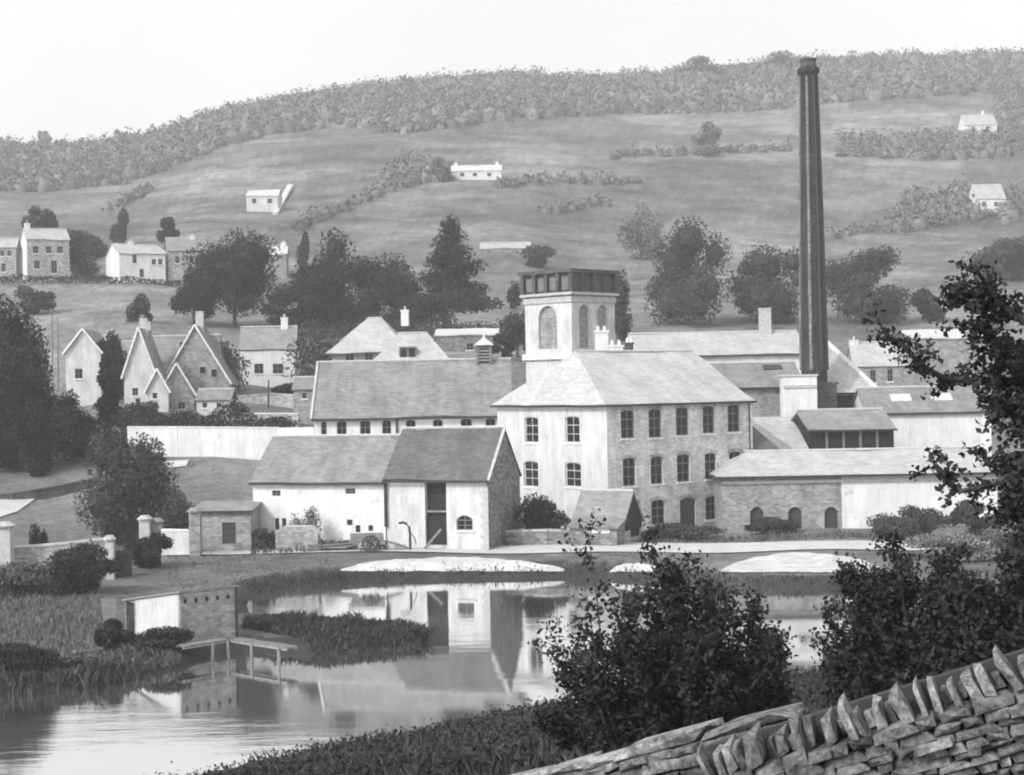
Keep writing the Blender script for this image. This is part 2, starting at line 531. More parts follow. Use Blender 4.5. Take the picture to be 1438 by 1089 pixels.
def drape(name, edge_a, edge_b, mat, lift=.07, nu=90, nv=6, px=True):
    """sheet between two edges (lists of world xy), laid on the ground"""
    def samp(e, n):
        e = np.array(e); l = np.concatenate([[0], np.cumsum(np.hypot(*np.diff(e, axis=0).T))])
        t = np.linspace(0, l[-1], n)
        return np.stack([np.interp(t, l, e[:, 0]), np.interp(t, l, e[:, 1])], -1)
    A, B = samp(edge_a, nu), samp(edge_b, nu)
    k = np.linspace(0, 1, nv)[None, :, None]
    P = A[:, None] * (1 - k) + B[:, None] * k
    z = G(P[..., 0].ravel(), P[..., 1].ravel()) + lift
    co = np.concatenate([P.reshape(-1, 2), z[:, None]], 1)
    fs = [(i * nv + j, (i + 1) * nv + j, (i + 1) * nv + j + 1, i * nv + j + 1) for i in range(nu - 1) for j in range(nv - 1)]
    mb = MB().add(co.tolist(), fs)
    me = mb.mesh(name)
    if me.polygons[0].normal.z < 0: me.flip_normals()
    for q in me.polygons: q.use_smooth = True
    return structure(link(name, me, mat))
def pxline(pts, z=0.0): return [tuple(hit(u, v, z))[:2] for u, v in pts]
def pxground(pts, d0, d1): return [tuple(ghit(u, v, d0, d1))[:2] for u, v in pts]
drape("road", pxline([(232, 766), (400, 767), (700, 766), (900, 764), (1100, 763), (1300, 761), (1600, 758)]),
      pxline([(232, 781), (400, 778), (700, 776), (900, 775), (1100, 772), (1300, 769), (1600, 766)]), "road_dust", .08, 160, 8)
def gravel_bank(us, vt_, vb):
    n_ = 28
    ta, tb = [], []
    for k in range(n_ + 1):
        t = k / n_; u = us[0] + (us[1] - us[0]) * t
        w_ = max(.02, math.sin(math.pi * t)) ** .55
        jit = random.uniform(-1, 1) * 1.2
        ta.append((u, vb - (vb - vt_) * w_ + jit)); tb.append((u, vb + random.uniform(-1, 1) * .8))
    drape("gravel_bank", pxground(ta, 90, 125), pxground(tb, 90, 125), "gravel", .06, 80, 8)
gravel_bank((478, 792), 784, 804)
gravel_bank((1012, 1242), 778, 805)
gravel_bank((856, 930), 793, 805)
drape("lane", pxground([(-60, 712), (0, 704), (60, 694), (110, 682), (150, 676)], 112, 150), pxground([(-60, 735), (0, 728), (25, 720), (50, 702), (110, 687), (150, 680)], 112, 150), "road_dust", .1, 60, 6)
drape("path", pxground([(225, 650), (265, 648)], 112, 160), pxground([(228, 660), (262, 656)], 112, 160), "road_dust", .1, 14, 5)

# ------------------------------------------------------------------ buildings
import bmesh
def settle(me, amp=.075):
    """old roof: the slopes have settled unevenly"""
    bm = bmesh.new(); bm.from_mesh(me)
    bmesh.ops.subdivide_edges(bm, edges=[e for e in bm.edges if e.calc_length() > 2], cuts=5, use_grid_fill=True)
    ph = random.uniform(0, 50)
    for v in bm.verts:
        v.co.z += amp * (math.sin(v.co.x * .55 + ph) * math.sin(v.co.y * .8 + ph * 2) + .5 * math.sin(v.co.x * 1.3 + v.co.y * .9 + ph)) - amp * .3
    bm.to_mesh(me); bm.free()
class Bld:
    """a building with local x along its front, y to the back, origin at the front left foot"""
    def __init__(s, name, label, cat, u0, u1, d, ve, yaw=0.0, depth=7.0, vr=None, base=None, wall="limewash", roof="slate_grey",
                 kind="gable", a=0.0, b=0.0, over=.3, verge=.18, group=None, wallparts=True, gutter=True, rise=None, t=.14, du_end=None):
        yaw = math.radians(yaw)
        A = W(u0, ve, d)
        X = Vector((math.cos(yaw), math.sin(yaw), 0)); Yv = Vector((-X.y, X.x, 0))
        lo, hi = .1, 200.0
        for _ in range(50):
            mid = (lo + hi) / 2
            if proj(A + X * mid)[0] < u1: lo = mid
            else: hi = mid
        L = lo
        cs = [A, A + X * L, A + X * L + Yv * depth, A + Yv * depth]
        if base is None: base = min(g1(q.x, q.y) for q in cs) - .25
        s.A, s.X, s.Y, s.L, s.D, s.yaw, s.zb = A, X, Yv, L, depth, yaw, base
        s.H = A.z - base
        s.kind = kind
        if rise is not None: s.R = s.H + rise
        elif vr is not None:
            off = depth / 2 if kind in ("gable", "hip", "pyr") else (depth if kind == "lean" else 0)
            q = A + X * (L / 2) + Yv * off
            lo, hi = -5.0, 60.0
            for _ in range(50):
                mid = (lo + hi) / 2
                if proj((q.x, q.y, A.z + mid))[1] > vr: lo = mid
                else: hi = mid
            s.R = s.H + lo
        else: s.R = s.H + .3
        s.a, s.b = a, b
        s.root = thing(name, label, cat, (A.x, A.y, base), yaw, group)
        s.holes = {k: [] for k in "FRBL"}
        s.wallmat, s.roofmat = wall, roof
        s.over, s.verge, s.t, s.gut = over, verge, t, gutter
    def face(s, f):
        return {"F": ((0, 0), (1, 0), s.L), "R": ((s.L, 0), (0, 1), s.D), "B": ((s.L, s.D), (-1, 0), s.L), "L": ((0, s.D), (0, -1), s.D)}[f]
    def px(s, f, u, v):
        (ox, oy), (dx, dy), ln = s.face(f)
        O = s.A + s.X * ox + s.Y * oy; O = Vector((O.x, O.y, s.zb))
        Dv = s.X * dx + s.Y * dy; N = s.X * dy - s.Y * dx
        r = W(u, v, 1.0) - Vector((0, 0, HC))
        c = Vector((0, 0, HC))
        k = (O - c).dot(N) / r.dot(N)
        q = c + r * k - O
        return q.dot(Dv), q.z
    def rect(s, f, u0, u1, v0, v1):
        uc, vc = (u0 + u1) / 2, (v0 + v1) / 2
        return s.px(f, u0, vc)[0], s.px(f, u1, vc)[0], s.px(f, uc, v1)[1], s.px(f, uc, v0)[1]
    def opening(s, f, u0, u1, v0, v1, style="sash", arch=0.0, size=None, name="window", sill=True, recess=.16, frame="frame_paint", lintel=None, pane="glass"):
        a, b, h0, h1 = s.rect(f, u0, u1, v0, v1)
        if size:
            c, m_ = (a + b) / 2, (h0 + h1) / 2
            a, b, h0, h1 = c - size[0] / 2, c + size[0] / 2, m_ - size[1] / 2, m_ + size[1] / 2
        ln = s.face(f)[2]
        a, b = max(.08, a), min(ln - .08, b)
        h0 = max(h0, .05); h1 = min(h1, s.H - .1)
        if b - a < .1 or h1 - h0 < .1: return
        s.holes[f].append(dict(a=a, b=b, h0=h0, h1=h1, style=style, arch=arch, name=name, sill=sill, recess=recess, frame=frame, lintel=lintel, pane=pane))
    def wall_face(s, mb, f, a_lim=None, b_lim=None):
        (ox, oy), (dx, dy), ln = s.face(f)
        nx, ny = dy, -dx
        lo = a_lim if a_lim is not None else 0.0; hi = b_lim if b_lim is not None else ln
        hs = [h for h in s.holes[f] if lo <= (h["a"] + h["b"]) / 2 <= hi]
        P = lambda q, h, r=0.0: (ox + dx * q - nx * r, oy + dy * q - ny * r, h)
        xs = sorted(set([lo, hi] + [h["a"] for h in hs] + [h["b"] for h in hs]))
        for xa, xb in zip(xs, xs[1:]):
            if xb - xa < 1e-5: continue
            ys = sorted(set([0.0, s.H] + [v for h in hs if h["a"] <= xa + 1e-6 and h["b"] >= xb - 1e-6 for v in (h["h0"], h["h1"])]))
            for ya, yb in zip(ys, ys[1:]):
                xm, ym = (xa + xb) / 2, (ya + yb) / 2
                if any(h["a"] < xm < h["b"] and h["h0"] < ym < h["h1"] for h in hs): continue
                mb.add([P(xa, ya), P(xb, ya), P(xb, yb), P(xa, yb)], [(0, 1, 2, 3)])
        for h in hs:
            a, b, h0, h1, r = h["a"], h["b"], h["h0"], h["h1"], h["recess"]
            mb.add([P(a, h0), P(b, h0), P(b, h1), P(a, h1), P(a, h0, r), P(b, h0, r), P(b, h1, r), P(a, h1, r)],
                   [(0, 4, 5, 1), (1, 5, 6, 2), (2, 6, 7, 3), (3, 7, 4, 0)])
            if h["arch"]:
                k = h["arch"]; n_ = 6
                top = [(a + (b - a) * i / n_, h1 - k * (2 * i / n_ - 1) ** 2) for i in range(n_ + 1)]
                for (qa, za), (qb, zb_) in zip(top, top[1:]):
                    mb.add([P(qa, za, .004), P(qb, zb_, .004), P(qb, h1, .004), P(qa, h1, .004), P(qa, za, r), P(qb, zb_, r)],
                           [(0, 1, 2, 3), (0, 4, 5, 1)])
    def fill(s):
        """windows and doors into the openings"""
        for f, hs in s.holes.items():
            (ox, oy), (dx, dy), ln = s.face(f)
            rz = math.atan2(dy, dx)
            for h in hs:
                w, hh = round(h["b"] - h["a"], 1), round(h["h1"] - h["h0"], 1)
                w, hh = h["b"] - h["a"], h["h1"] - h["h0"]
                r = h["recess"]
                loc = (ox + dx * h["a"], oy + dy * h["a"], h["h0"])
                st = h["style"]
                if st in ("sash", "small"):
                    mb = MB(); fw = .07 if st == "sash" else .05
                    y0, y1 = r - .07, r - .012
                    mb.box(0, y0, 0, fw, y1, hh); mb.box(w - fw, y0, 0, w, y1, hh)
                    mb.box(fw, y0, 0, w - fw, y1, fw); mb.box(fw, y0, hh - fw, w - fw, y1, hh)
                    nx_, ny_ = (2, 3) if st == "sash" else (2, 2)
                    if w < .5: nx_ = 1
                    bw_ = .035
                    for i in range(1, nx_): mb.box(w * i / nx_ - bw_ / 2, y0 + .01, fw, w * i / nx_ + bw_ / 2, y1, hh - fw)
                    for j in range(1, ny_):
                        th = .05 if (st == "sash" and j == ny_ // 2 + 1) else bw_
                        xs = [fw] + [w * i / nx_ for i in range(1, nx_)] + [w - fw]
                        for q, (xa, xb) in enumerate(zip(xs, xs[1:])):
                            mb.box(xa + (bw_ / 2 if q else 0), y0 + .012, hh * j / ny_ - th / 2, xb - (bw_ / 2 if q < len(xs) - 2 else 0), y1, hh * j / ny_ + th / 2)
                    wo = part(h["name"], mb, h["frame"], s.root, loc, rz)
                    pm = MB().add([(0, r - .008, 0), (w, r - .008, 0), (w, r - .008, hh), (0, r - .008, hh)], [(0, 1, 2, 3)])
                    part("pane", pm, h["pane"], wo)
                elif st == "panel":
                    mb = MB().add([(0, r - .005, 0), (w, r - .005, 0), (w, r - .005, hh), (0, r - .005, hh)], [(0, 1, 2, 3)])
                    wo = part(h["name"], mb, h["pane"], s.root, loc, rz)
                elif st == "door":
                    mb = MB(); k = max(3, int(w / .22)); ww = w / k
                    for i in range(k): mb.box(i * ww + .006, r - .07, .02, (i + 1) * ww - .006, r - .01, hh)
                    mb.box(.04, r - .095, hh * .2, w - .04, r - .072, hh * .2 + .14); mb.box(.04, r - .095, hh * .75, w - .04, r - .072, hh * .75 + .14)
                    wo = part("door", mb, h["pane"] if h["pane"] != "glass" else "dark_timber", s.root, loc, rz)
                    part("handle", MB().box(w * .82, r - .13, hh * .45, w * .82 + .05, r - .072, hh * .45 + .16), "iron", wo)
                if h["sill"] and st != "door":
                    part("sill", MB().box(-.1, -.09, -.13, w + .1, r - .08, 0.0), "stone_trim_pale" if h["lintel"] is None else h["lintel"], wo)
    def build(s, wall_split=None):
        L, D, H, R, a, b = s.L, s.D, s.H, s.R, s.a, s.b
        mb = MB()
        if wall_split:
            s.wall_face(mb, "F", 0, wall_split[0])
            w2 = MB(); s.wall_face(w2, "F", wall_split[0], L)
            part("wall", w2, wall_split[1], s.root)
        else: s.wall_face(mb, "F")
        for f in "RBL": s.wall_face(mb, f)
        k = s.kind
        if k == "gable":
            if a == 0: mb.add([(0, D, H), (0, 0, H), (0, D / 2, R)], [(0, 1, 2)])
            if b == 0: mb.add([(L, 0, H), (L, D, H), (L, D / 2, R)], [(0, 1, 2)])
        if k == "front":
            mb.add([(0, 0, H), (L, 0, H), (L / 2, 0, R)], [(0, 1, 2)]); mb.add([(L, D, H), (0, D, H), (L / 2, D, R)], [(0, 1, 2)])
        if k == "lean":
            mb.add([(0, D, H), (0, 0, H), (0, D, R)], [(0, 1, 2)]); mb.add([(L, 0, H), (L, D, H), (L, D, R)], [(0, 1, 2)]); mb.add([(L, D, H), (0, D, H), (0, D, R), (L, D, R)], [(0, 1, 2, 3)])
        s.wall = part("wall", mb, s.wallmat, s.root)
        if s.roofmat:
            rb = MB(); o, vg, t = s.over, s.verge, s.t
            if k in ("gable", "hip"):
                sl = (R - H) / (D / 2); dz = o * sl
                xa = -vg if a == 0 else -o; xb = L + vg if b == 0 else L + o
                ra = -vg if a == 0 else a; rb_ = L + vg if b == 0 else L - b
                up = t
                za = H - dz + up; zr = R + up
                rb.slab([(xa, -o, za), (xb, -o, za), (rb_, D / 2, zr), (ra, D / 2, zr)], t)
                rb.slab([(xb, D + o, za), (xa, D + o, za), (ra, D / 2, zr), (rb_, D / 2, zr)], t)
                if a: rb.slab([(xa, D + o, za), (xa, -o, za), (ra, D / 2, zr)], t)
                if b: rb.slab([(xb, -o, za), (xb, D + o, za), (rb_, D / 2, zr)], t)
                s.roof = part("roof", rb, s.roofmat, s.root)
                part("ridge", MB().tube([(ra, D / 2, zr + .02), (rb_, D / 2, zr + .02)], .11, 6), "stone_trim", s.roof)
                if s.gut:
                    part("gutter", MB().box(xa, -o - .13, za - t - .06, xb, -o - .005, za - t + .09), "gutter", s.roof)
                    if a: part("gutter", MB().box(xa - .13, -o - .13, za - t - .06, xa - .005, D + o, za - t + .09), "gutter", s.roof)
            elif k == "front":
                sl = (R - H) / (L / 2); dz = o * sl
                za = H - dz + t; zr = R + t
                rb.slab([(-o, D + vg, za), (-o, -vg, za), (L / 2, -vg, zr), (L / 2, D + vg, zr)], t)
                rb.slab([(L + o, -vg, za), (L + o, D + vg, za), (L / 2, D + vg, zr), (L / 2, -vg, zr)], t)
                s.roof = part("roof", rb, s.roofmat, s.root)
            elif k == "lean":
                sl = (R - H) / D; dz = o * sl
                rb.slab([(-vg, -o, H - dz + t), (L + vg, -o, H - dz + t), (L + vg, D + .1, R + t), (-vg, D + .1, R + t)], t)
                s.roof = part("roof", rb, s.roofmat, s.root)
                if s.gut: part("gutter", MB().box(-vg, -o - .12, H - dz - .04, L + vg, -o - .005, H - dz + .1), "gutter", s.roof)
            elif k == "flat":
                rb.slab([(-o, -o, H + t), (L + o, -o, H + t), (L + o, D + o, H + t), (-o, D + o, H + t)], t)
                s.roof = part("roof", rb, s.roofmat, s.root)
            if s.L > 6: settle(s.roof.data)
        s.fill()
        return s
    def chimney(s, x, y, top, w=.7, dp=.6, mat="grey_stone", pots=2):
        """stack centred at local x, y rising to local height top"""
        base = s.R - .8 - abs(y - s.D / 2) * (s.R - s.H) / (s.D / 2) if s.kind in ("gable", "hip") else s.H - .3
        mb = MB().box(x - w / 2, y - dp / 2, base, x + w / 2, y + dp / 2, top - .14)
        mb.box(x - w / 2 - .06, y - dp / 2 - .06, top - .137, x + w / 2 + .06, y + dp / 2 + .06, top)
        c = part("chimney", mb, mat, s.roof)
        for i in range(pots):
            part("chimney_pot", MB().lathe([(.13, 0), (.11, .35), (.13, .36), (.13, .42)], 8, 0, (x + (i - (pots - 1) / 2) * w / pots, y, top + .003)), "stone_trim", c)
        return c
    def local(s, u, v, d):
        q = W(u, v, d) - Vector((s.A.x, s.A.y, s.zb))
        return q.dot(s.X), q.dot(s.Y), q.z

# ---- the mill
mill = Bld("mill_building", "three storey mill with pale roof, white left wall and many arched windows", "mill",
           852, 1055, 120.0, 567, yaw=36, depth=13.8, vr=None, rise=3.85, base=-.4, wall="mill_stone", roof="slate_mill", kind="gable", a=2.6, over=.35, verge=.15)
top = [(872, 891, 576, 616), (911, 929, 574, 615), (949.5, 967, 572, 612), (987, 1003.5, 570, 609), (1022, 1039, 568, 607)]
mid = [(875, 893, 643, 683), (914, 931, 641, 680), (951, 969, 638, 677), (990, 1006, 636, 673), (1024, 1041, 634, 670)]
bot = [(915, 934, 702, 737), (991, 1009, 697, 730)]
for q in top + mid + bot: mill.opening("F", *q, arch=.16)
mill.opening("F", 955, 977, 699, 745, style="door", arch=.2, sill=False)
mill.opening("F", 880, 897, 706, 740, arch=.16)
for q in [(737, 756, 586, 622), (794, 814, 585, 622), (736, 756, 648, 684), (794, 816, 650, 684), (765, 782, 706, 742)]: mill.opening("L", *q, arch=.16, frame="frame_white")
mill.build()
# re-face the left wall in limewash: it is its own piece, proud of the stone
mb = MB()
_h = mill.holes["L"]
mill2 = MB()
sv = mill.holes
(ox, oy), (dx, dy), ln = mill.face("L")
xs = sorted(set([.0, ln - .02] + [h["a"] - .02 for h in _h] + [h["b"] + .02 for h in _h]))
for xa, xb in zip(xs, xs[1:]):
    ys = sorted(set([0.0, mill.H - .02] + [v for h in _h if h["a"] - .021 <= xa and h["b"] + .021 >= xb for v in (h["h0"] - .15, h["h1"] + .02)]))
    for ya, yb in zip(ys, ys[1:]):
        if any(h["a"] < (xa + xb) / 2 < h["b"] and h["h0"] < (ya + yb) / 2 < h["h1"] for h in _h): continue
        mb.box(-.03, ln - xb, ya, -.003, ln - xa, yb)
part("render_coat", mb, "mill_render", mill.root)
# pale quoins: alternating blocks on the right-hand and front corners
for i in range(24):
    z = i * .42 + .02
    if z + .4 > mill.H - .1: break
    w = .55 if i % 2 else .36
    part("quoin", MB().box(mill.L - w, -.035, z, mill.L + .035, -.003, z + .4), "stone_trim_pale", mill.root)
for h in mill.holes["F"]:       # arched stone heads over the windows
    n_ = 6; a, b, h1, k = h["a"] - .12, h["b"] + .12, h["h1"], .16
    tp = [(a + (b - a) * i / n_, h1 - k * (2 * i / n_ - 1) ** 2) for i in range(n_ + 1)]
    mb = MB()
    for (qa, za), (qb, zb_) in zip(tp, tp[1:]):
        mb.add([(qa, -.03, za), (qb, -.03, zb_), (qb, -.03, zb_ + .26), (qa, -.03, za + .26), (qa, 0, za), (qb, 0, zb_), (qb, 0, zb_ + .26), (qa, 0, za + .26)],
               [(0, 1, 2, 3), (0, 4, 5, 1), (3, 2, 6, 7)])
    part("window_arch", mb, "rubble_pale", mill.root)
part("downpipe", MB().tube([(mill.L - .35, -.12, .1), (mill.L - .35, -.12, mill.H - .05)], .06, 6), "gutter", mill.root)

# ---- left wing of the mill
wing = Bld("mill_wing", "long two storey mill wing behind the barns with broad plain grey roof", "mill wing",
           441, 716, 133.0, 586, yaw=0, depth=10, vr=509, base=-.2, wall="limewash", roof="slate_mid", over=.3)
for u, w in [(455, 8), (480, 14), (513, 15), (543, 13), (577, 14), (615, 14), (655, 16), (689, 14)]:
    v = 592 - (u - 455) * .018
    wing.opening("F", u - w / 2, u + w / 2, v, v + 30, arch=.15)
wing.build()
x_, _, _ = wing.local(557, 590, 133)
part("downpipe", MB().tube([(x_, -.12, 2), (x_, -.12, wing.H - .1)], .09, 6), "gutter", wing.root)
part("verge_board", MB().slab([(-.3, -.45, wing.H - .1), (-.12, -.45, wing.H - .1), (-.12, 5.0, wing.R + .26), (-.3, 5.0, wing.R + .26)], .2), "stone_trim", wing.roof)

# ventilator turret on the wing roof
x_, y_, z_ = wing.local(680, 508, 138)
vt = thing("roof_ventilator", "small louvred ventilator turret standing on the mill wing ridge", "ventilator", tuple(wing.A + wing.X * x_ + Vector((0, 5, 0))))
vt.location.z = wing.zb + wing.R - .2
for sx in (-1, 1):
    for sy in (-1, 1): part("post", MB().box(sx * .55 - .09, sy * .55 - .09, 0, sx * .55 + .09, sy * .55 + .09, 1.5), "pale_timber", vt)
mb = MB()
part("core", MB().box(-.42, -.42, 0, .42, .42, 1.45), "dark_timber", vt)
for i in range(5): part("slat", MB().slab([(-.45, -.62, .2 + i * .26), (.45, -.62, .2 + i * .26), (.45, -.46, .34 + i * .26), (-.45, -.46, .34 + i * .26)], .03), "grey_timber", vt)
part("roof", MB().lathe([(1.15, 1.5), (1.15, 1.56), (.25, 2.05), (.06, 2.45)], 4, .5), "lead_pale", vt)

# ---- barns on the road
barn = Bld("barn", "long white barn with grey slate roof and two tiny windows under the eaves", "barn",
           355, 540, 117.0, 676, yaw=-17, depth=7.6, vr=615, base=-.3, wall="limewash", roof="slate_mid", over=.25, b=0)
for q in [(382, 394, 689, 697), (485, 499, 686, 694)]: barn.opening("F", *q, style="small", sill=False)
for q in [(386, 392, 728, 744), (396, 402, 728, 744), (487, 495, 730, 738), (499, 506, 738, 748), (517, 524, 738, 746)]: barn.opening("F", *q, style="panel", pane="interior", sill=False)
barn.build()
e = barn.A + barn.X * (barn.L + .12)
ue, ve_ = proj(e + Vector((0, 0, .15)))
barn2 = Bld("barn", "white barn with darker roof, tall dark cart door and bare rubble gable end", "barn",
            ue, 683, e.y, ve_, yaw=-17, depth=7.6, vr=604, base=-.4, wall="limewash_old", roof="slate_dark", over=.25)
barn2.opening("F", 641, 664, 724, 745, style="sash", arch=.3)
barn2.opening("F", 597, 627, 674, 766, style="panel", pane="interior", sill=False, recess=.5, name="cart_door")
barn2.build()
x0_, x1_, h0, h1 = barn2.rect("F", 597, 627, 674, 766)
for k in range(5):
    wq = (x1_ - x0_ - .04) / 5
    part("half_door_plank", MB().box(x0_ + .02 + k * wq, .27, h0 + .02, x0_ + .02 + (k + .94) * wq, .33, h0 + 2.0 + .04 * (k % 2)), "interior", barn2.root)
part("door_rail", MB().box(x0_ + .02, .12, barn2.px("F", 612, 720)[1], x1_ - .02, .26, barn2.px("F", 612, 717.5)[1]), "grey_timber", barn2.root)
# rubble skin of the gable end, a little proud of the limewashed core
D_, H_, R_, L_ = barn2.D, barn2.H, barn2.R, barn2.L
part("gable_wall", MB().slab([(L_ + .1, 0.02, 0), (L_ + .1, D_ - .02, 0), (L_ + .1, D_ - .02, H_ - .02), (L_ + .1, D_ / 2, R_ - .03), (L_ + .1, 0.02, H_ - .02)], .095), "rubble", barn2.root)
for i in range(14):
    z = .02 + i * .36; w = .5 if i % 2 else .32
    if z + .34 < H_ - .2: part("quoin", MB().box(L_ - w, -.03, z, L_ + .1, -.003, z + .33), "stone_trim", barn2.root)
part("verge_board", MB().slab([(L_ + .12, -.3, H_ - .08), (L_ + .3, -.3, H_ - .08), (L_ + .3, D_ / 2, R_ + .24), (L_ + .12, D_ / 2, R_ + .24)], .12), "stone_trim", barn2.roof)
part("downpipe", MB().tube([(-.02, -.14, 1.9), (-.02, -.14, barn2.H - .12)], .12, 6), "gutter", barn2.root)

# outhouse left of the barn
oh = Bld("outhouse", "small grey outhouse with dark doorway against the barn's left end", "outhouse",
         270, 352, 114.0, 720, yaw=-3, depth=3.6, vr=706, base=-.3, wall="grey_stone", roof="slate_grey", kind="lean", over=.15)
oh.opening("F", 312, 331, 734, 764, style="door", sill=False, pane="dark_timber")
oh.build()
def pillar(name, label, u, vt_, vb, d, w, mat="stone_trim", cap="ball", group=None):
    q = W(u, vb, d); zt = W(u, vt_, d).z
    zb = min(q.z, g1(q.x, d)) - .2
    r = thing(name, label, "pillar", (q.x, d, zb), 0, group)
    h = zt - zb
    part("shaft", MB().box(-w / 2, -w / 2, 0, w / 2, w / 2, h - .3), mat, r)
    part("cap", MB().lathe([(w * .78, h - .297), (w * .8, h - .2), (w * .55, h - .1), (w * .45, h)], 8, .5), mat, r)
    return r
pillar("gate_pillar", "squat stone pillar with round cap at the outhouse corner", 275, 713, 768, 111.2, .75, "grey_stone")
pillar("gate_pillar", "round topped gate pillar by the dark bush near the lane", 204, 724, 748, 113.0, .7, "stone_trim")
pillar("gate_pillar", "greyer gate pillar to the right of the round topped pillar", 222, 728, 748, 113.6, .6, "grey_stone")

def wallrun(name, label, pts, thick=.45, mat="grey_stone", cope="stone_trim", copeh=.12, cat="wall"):
    """pts: (u, d, v_top) along the wall; feet follow the ground"""
    r = thing(name, label, cat, (W(pts[0][0], pts[0][2], pts[0][1]).x, pts[0][1], 0))
    ox, oy = r.location.x, r.location.y
    mb, cb = MB(), MB()
    P = [W(u, v, d) for u, d, v in pts]
    for p0, p1 in zip(P, P[1:]):
        e = (p1 - p0); e.z = 0; e.normalize(); nn = Vector((e.y, -e.x, 0)) * thick / 2
        zb0, zb1 = min(g1(p0.x, p0.y), p0.z) - .4, min(g1(p1.x, p1.y), p1.z) - .4
        o = Vector((ox, oy, 0))
        def sec(p, zb, nn_): return [p + nn_ - o, p - nn_ - o], zb
        a0, b0, a1, b1 = p0 + nn - o, p0 - nn - o, p1 + nn - o, p1 - nn - o
        vs = [(a0.x, a0.y, zb0), (a1.x, a1.y, zb1), (b1.x, b1.y, zb1), (b0.x, b0.y, zb0), (a0.x, a0.y, p0.z - copeh), (a1.x, a1.y, p1.z - copeh), (b1.x, b1.y, p1.z - copeh), (b0.x, b0.y, p0.z - copeh)]
        fs = [(3, 2, 1, 0), (4, 5, 6, 7), (0, 1, 5, 4), (1, 2, 6, 5), (2, 3, 7, 6), (3, 0, 4, 7)]
        mb.add(vs, fs)
        nn = nn * 1.2
        a0, b0, a1, b1 = p0 + nn - o, p0 - nn - o, p1 + nn - o, p1 - nn - o
        vs = [(a0.x, a0.y, p0.z - copeh + .003), (a1.x, a1.y, p1.z - copeh + .003), (b1.x, b1.y, p1.z - copeh + .003), (b0.x, b0.y, p0.z - copeh + .003), (a0.x, a0.y, p0.z), (a1.x, a1.y, p1.z), (b1.x, b1.y, p1.z), (b0.x, b0.y, p0.z)]
        cb.add(vs, fs)
    part("masonry", mb, mat, r)
    part("coping", cb, cope, r)
    return r
wallrun("garden_wall", "low pale wall between the gate pillars and the outhouse", [(228, 112.6, 743), (268, 112.2, 744)], .4, "limewash_old", "stone_trim_pale")
wallrun("garden_wall", "long bright white wall below the hedge behind the barn", [(180, 141.5, 599), (250, 141, 599), (392, 141, 600)], .5, "limewash", "stone_trim_pale", .1)
wallrun("garden_wall", "short lower white wall joining the long wall to the mill wing", [(393, 138, 601), (443, 134.5, 600)], .4, "limewash", "stone_trim_pale", .1)
wallrun("garden_wall", "low rubble garden wall in front of the mill's white side", [(712, 114.5, 745), (770, 113.5, 743), (830, 113.2, 746)], .4, "rubble", "rubble_pale", .15)
wallrun("garden_wall", "low grey wall with uneven top in front of the white barn", [(388, 113.2, 748), (402, 113, 738), (440, 112.4, 738), (448, 112.2, 750)], .35, "grey_stone", "stone_trim", .1)
wallrun("field_wall", "dark wall along the field edge below the terrace of hillside houses", [(-80, 252, 398), (60, 252, 399), (180, 254, 400), (300, 255, 406)], .6, "rubble", "rubble", .2)
wallrun("garden_wall", "rough wall below the white cottage by the mill wing", [(328, 172, 556), (380, 172, 552), (440, 170, 556)], .4, "rubble_pale", "rubble_pale", .2)
wallrun("field_wall", "dark boundary wall along the upper edge of the lane", [(-60, 131, 698), (20, 131.5, 692), (80, 133, 682), (140, 135, 670)], .5, "brick_dark", "brick_dark", .15)

# ---- porch shed before the mill corner
ps = Bld("shed", "small stone shed with dark boarded gable in front of the mill corner", "shed",
         806, 877, 114.0, 729, yaw=-24, depth=3.4, vr=692, base=-.3, wall="rubble_pale", roof="slate_grey", over=.5, verge=.1, gutter=False)
ps.opening("R", 885, 899, 712, 754, style="door", sill=False, pane="boards")
ps.build()
part("gable_boards", MB().slab([(ps.L + .06, .04, ps.H * .62), (ps.L + .06, ps.D - .04, ps.H * .62), (ps.L + .06, ps.D - .04, ps.H - .02), (ps.L + .06, ps.D / 2, ps.R - .02), (ps.L + .06, .04, ps.H - .02)], .055), "boards", ps.root)
lt = Bld("lean_to", "low lean-to with pale strip of window in front of the small shed", "lean-to",
         800, 866, 112.2, 741, yaw=-22, depth=1.6, vr=730, base=-.3, wall="rubble", roof="slate_mid", kind="lean", over=.2, gutter=False)
lt.opening("F", 824, 856, 743, 749, style="panel", pane="frame_white", sill=False, recess=.05)
lt.build()

# ---- long shed to the right of the mill
ls = Bld("long_shed", "long low shed with pale slate roof, grey wall of arched doors and whitewashed end", "shed",
         1013, 1400, 121.0, 669, yaw=-1.0, depth=8.5, vr=None, rise=1.45, base=-.8, wall="grey_stone", roof="slate_pale", kind="gable", a=2.4, over=.4)
for u in (1063, 1116.5, 1167.5): ls.opening("F", u - 9.5, u + 9.5, 712, 751, style="door", arch=.35, sill=False, recess=.3, pane="boards_grey")
ls.build(wall_split=(ls.px("F", 1182, 700)[0], "limewash"))
part("cornice", MB().box(.05, -.12, ls.H - .62, ls.L - .05, -.004, ls.H - .38), "stone_trim", ls.root)

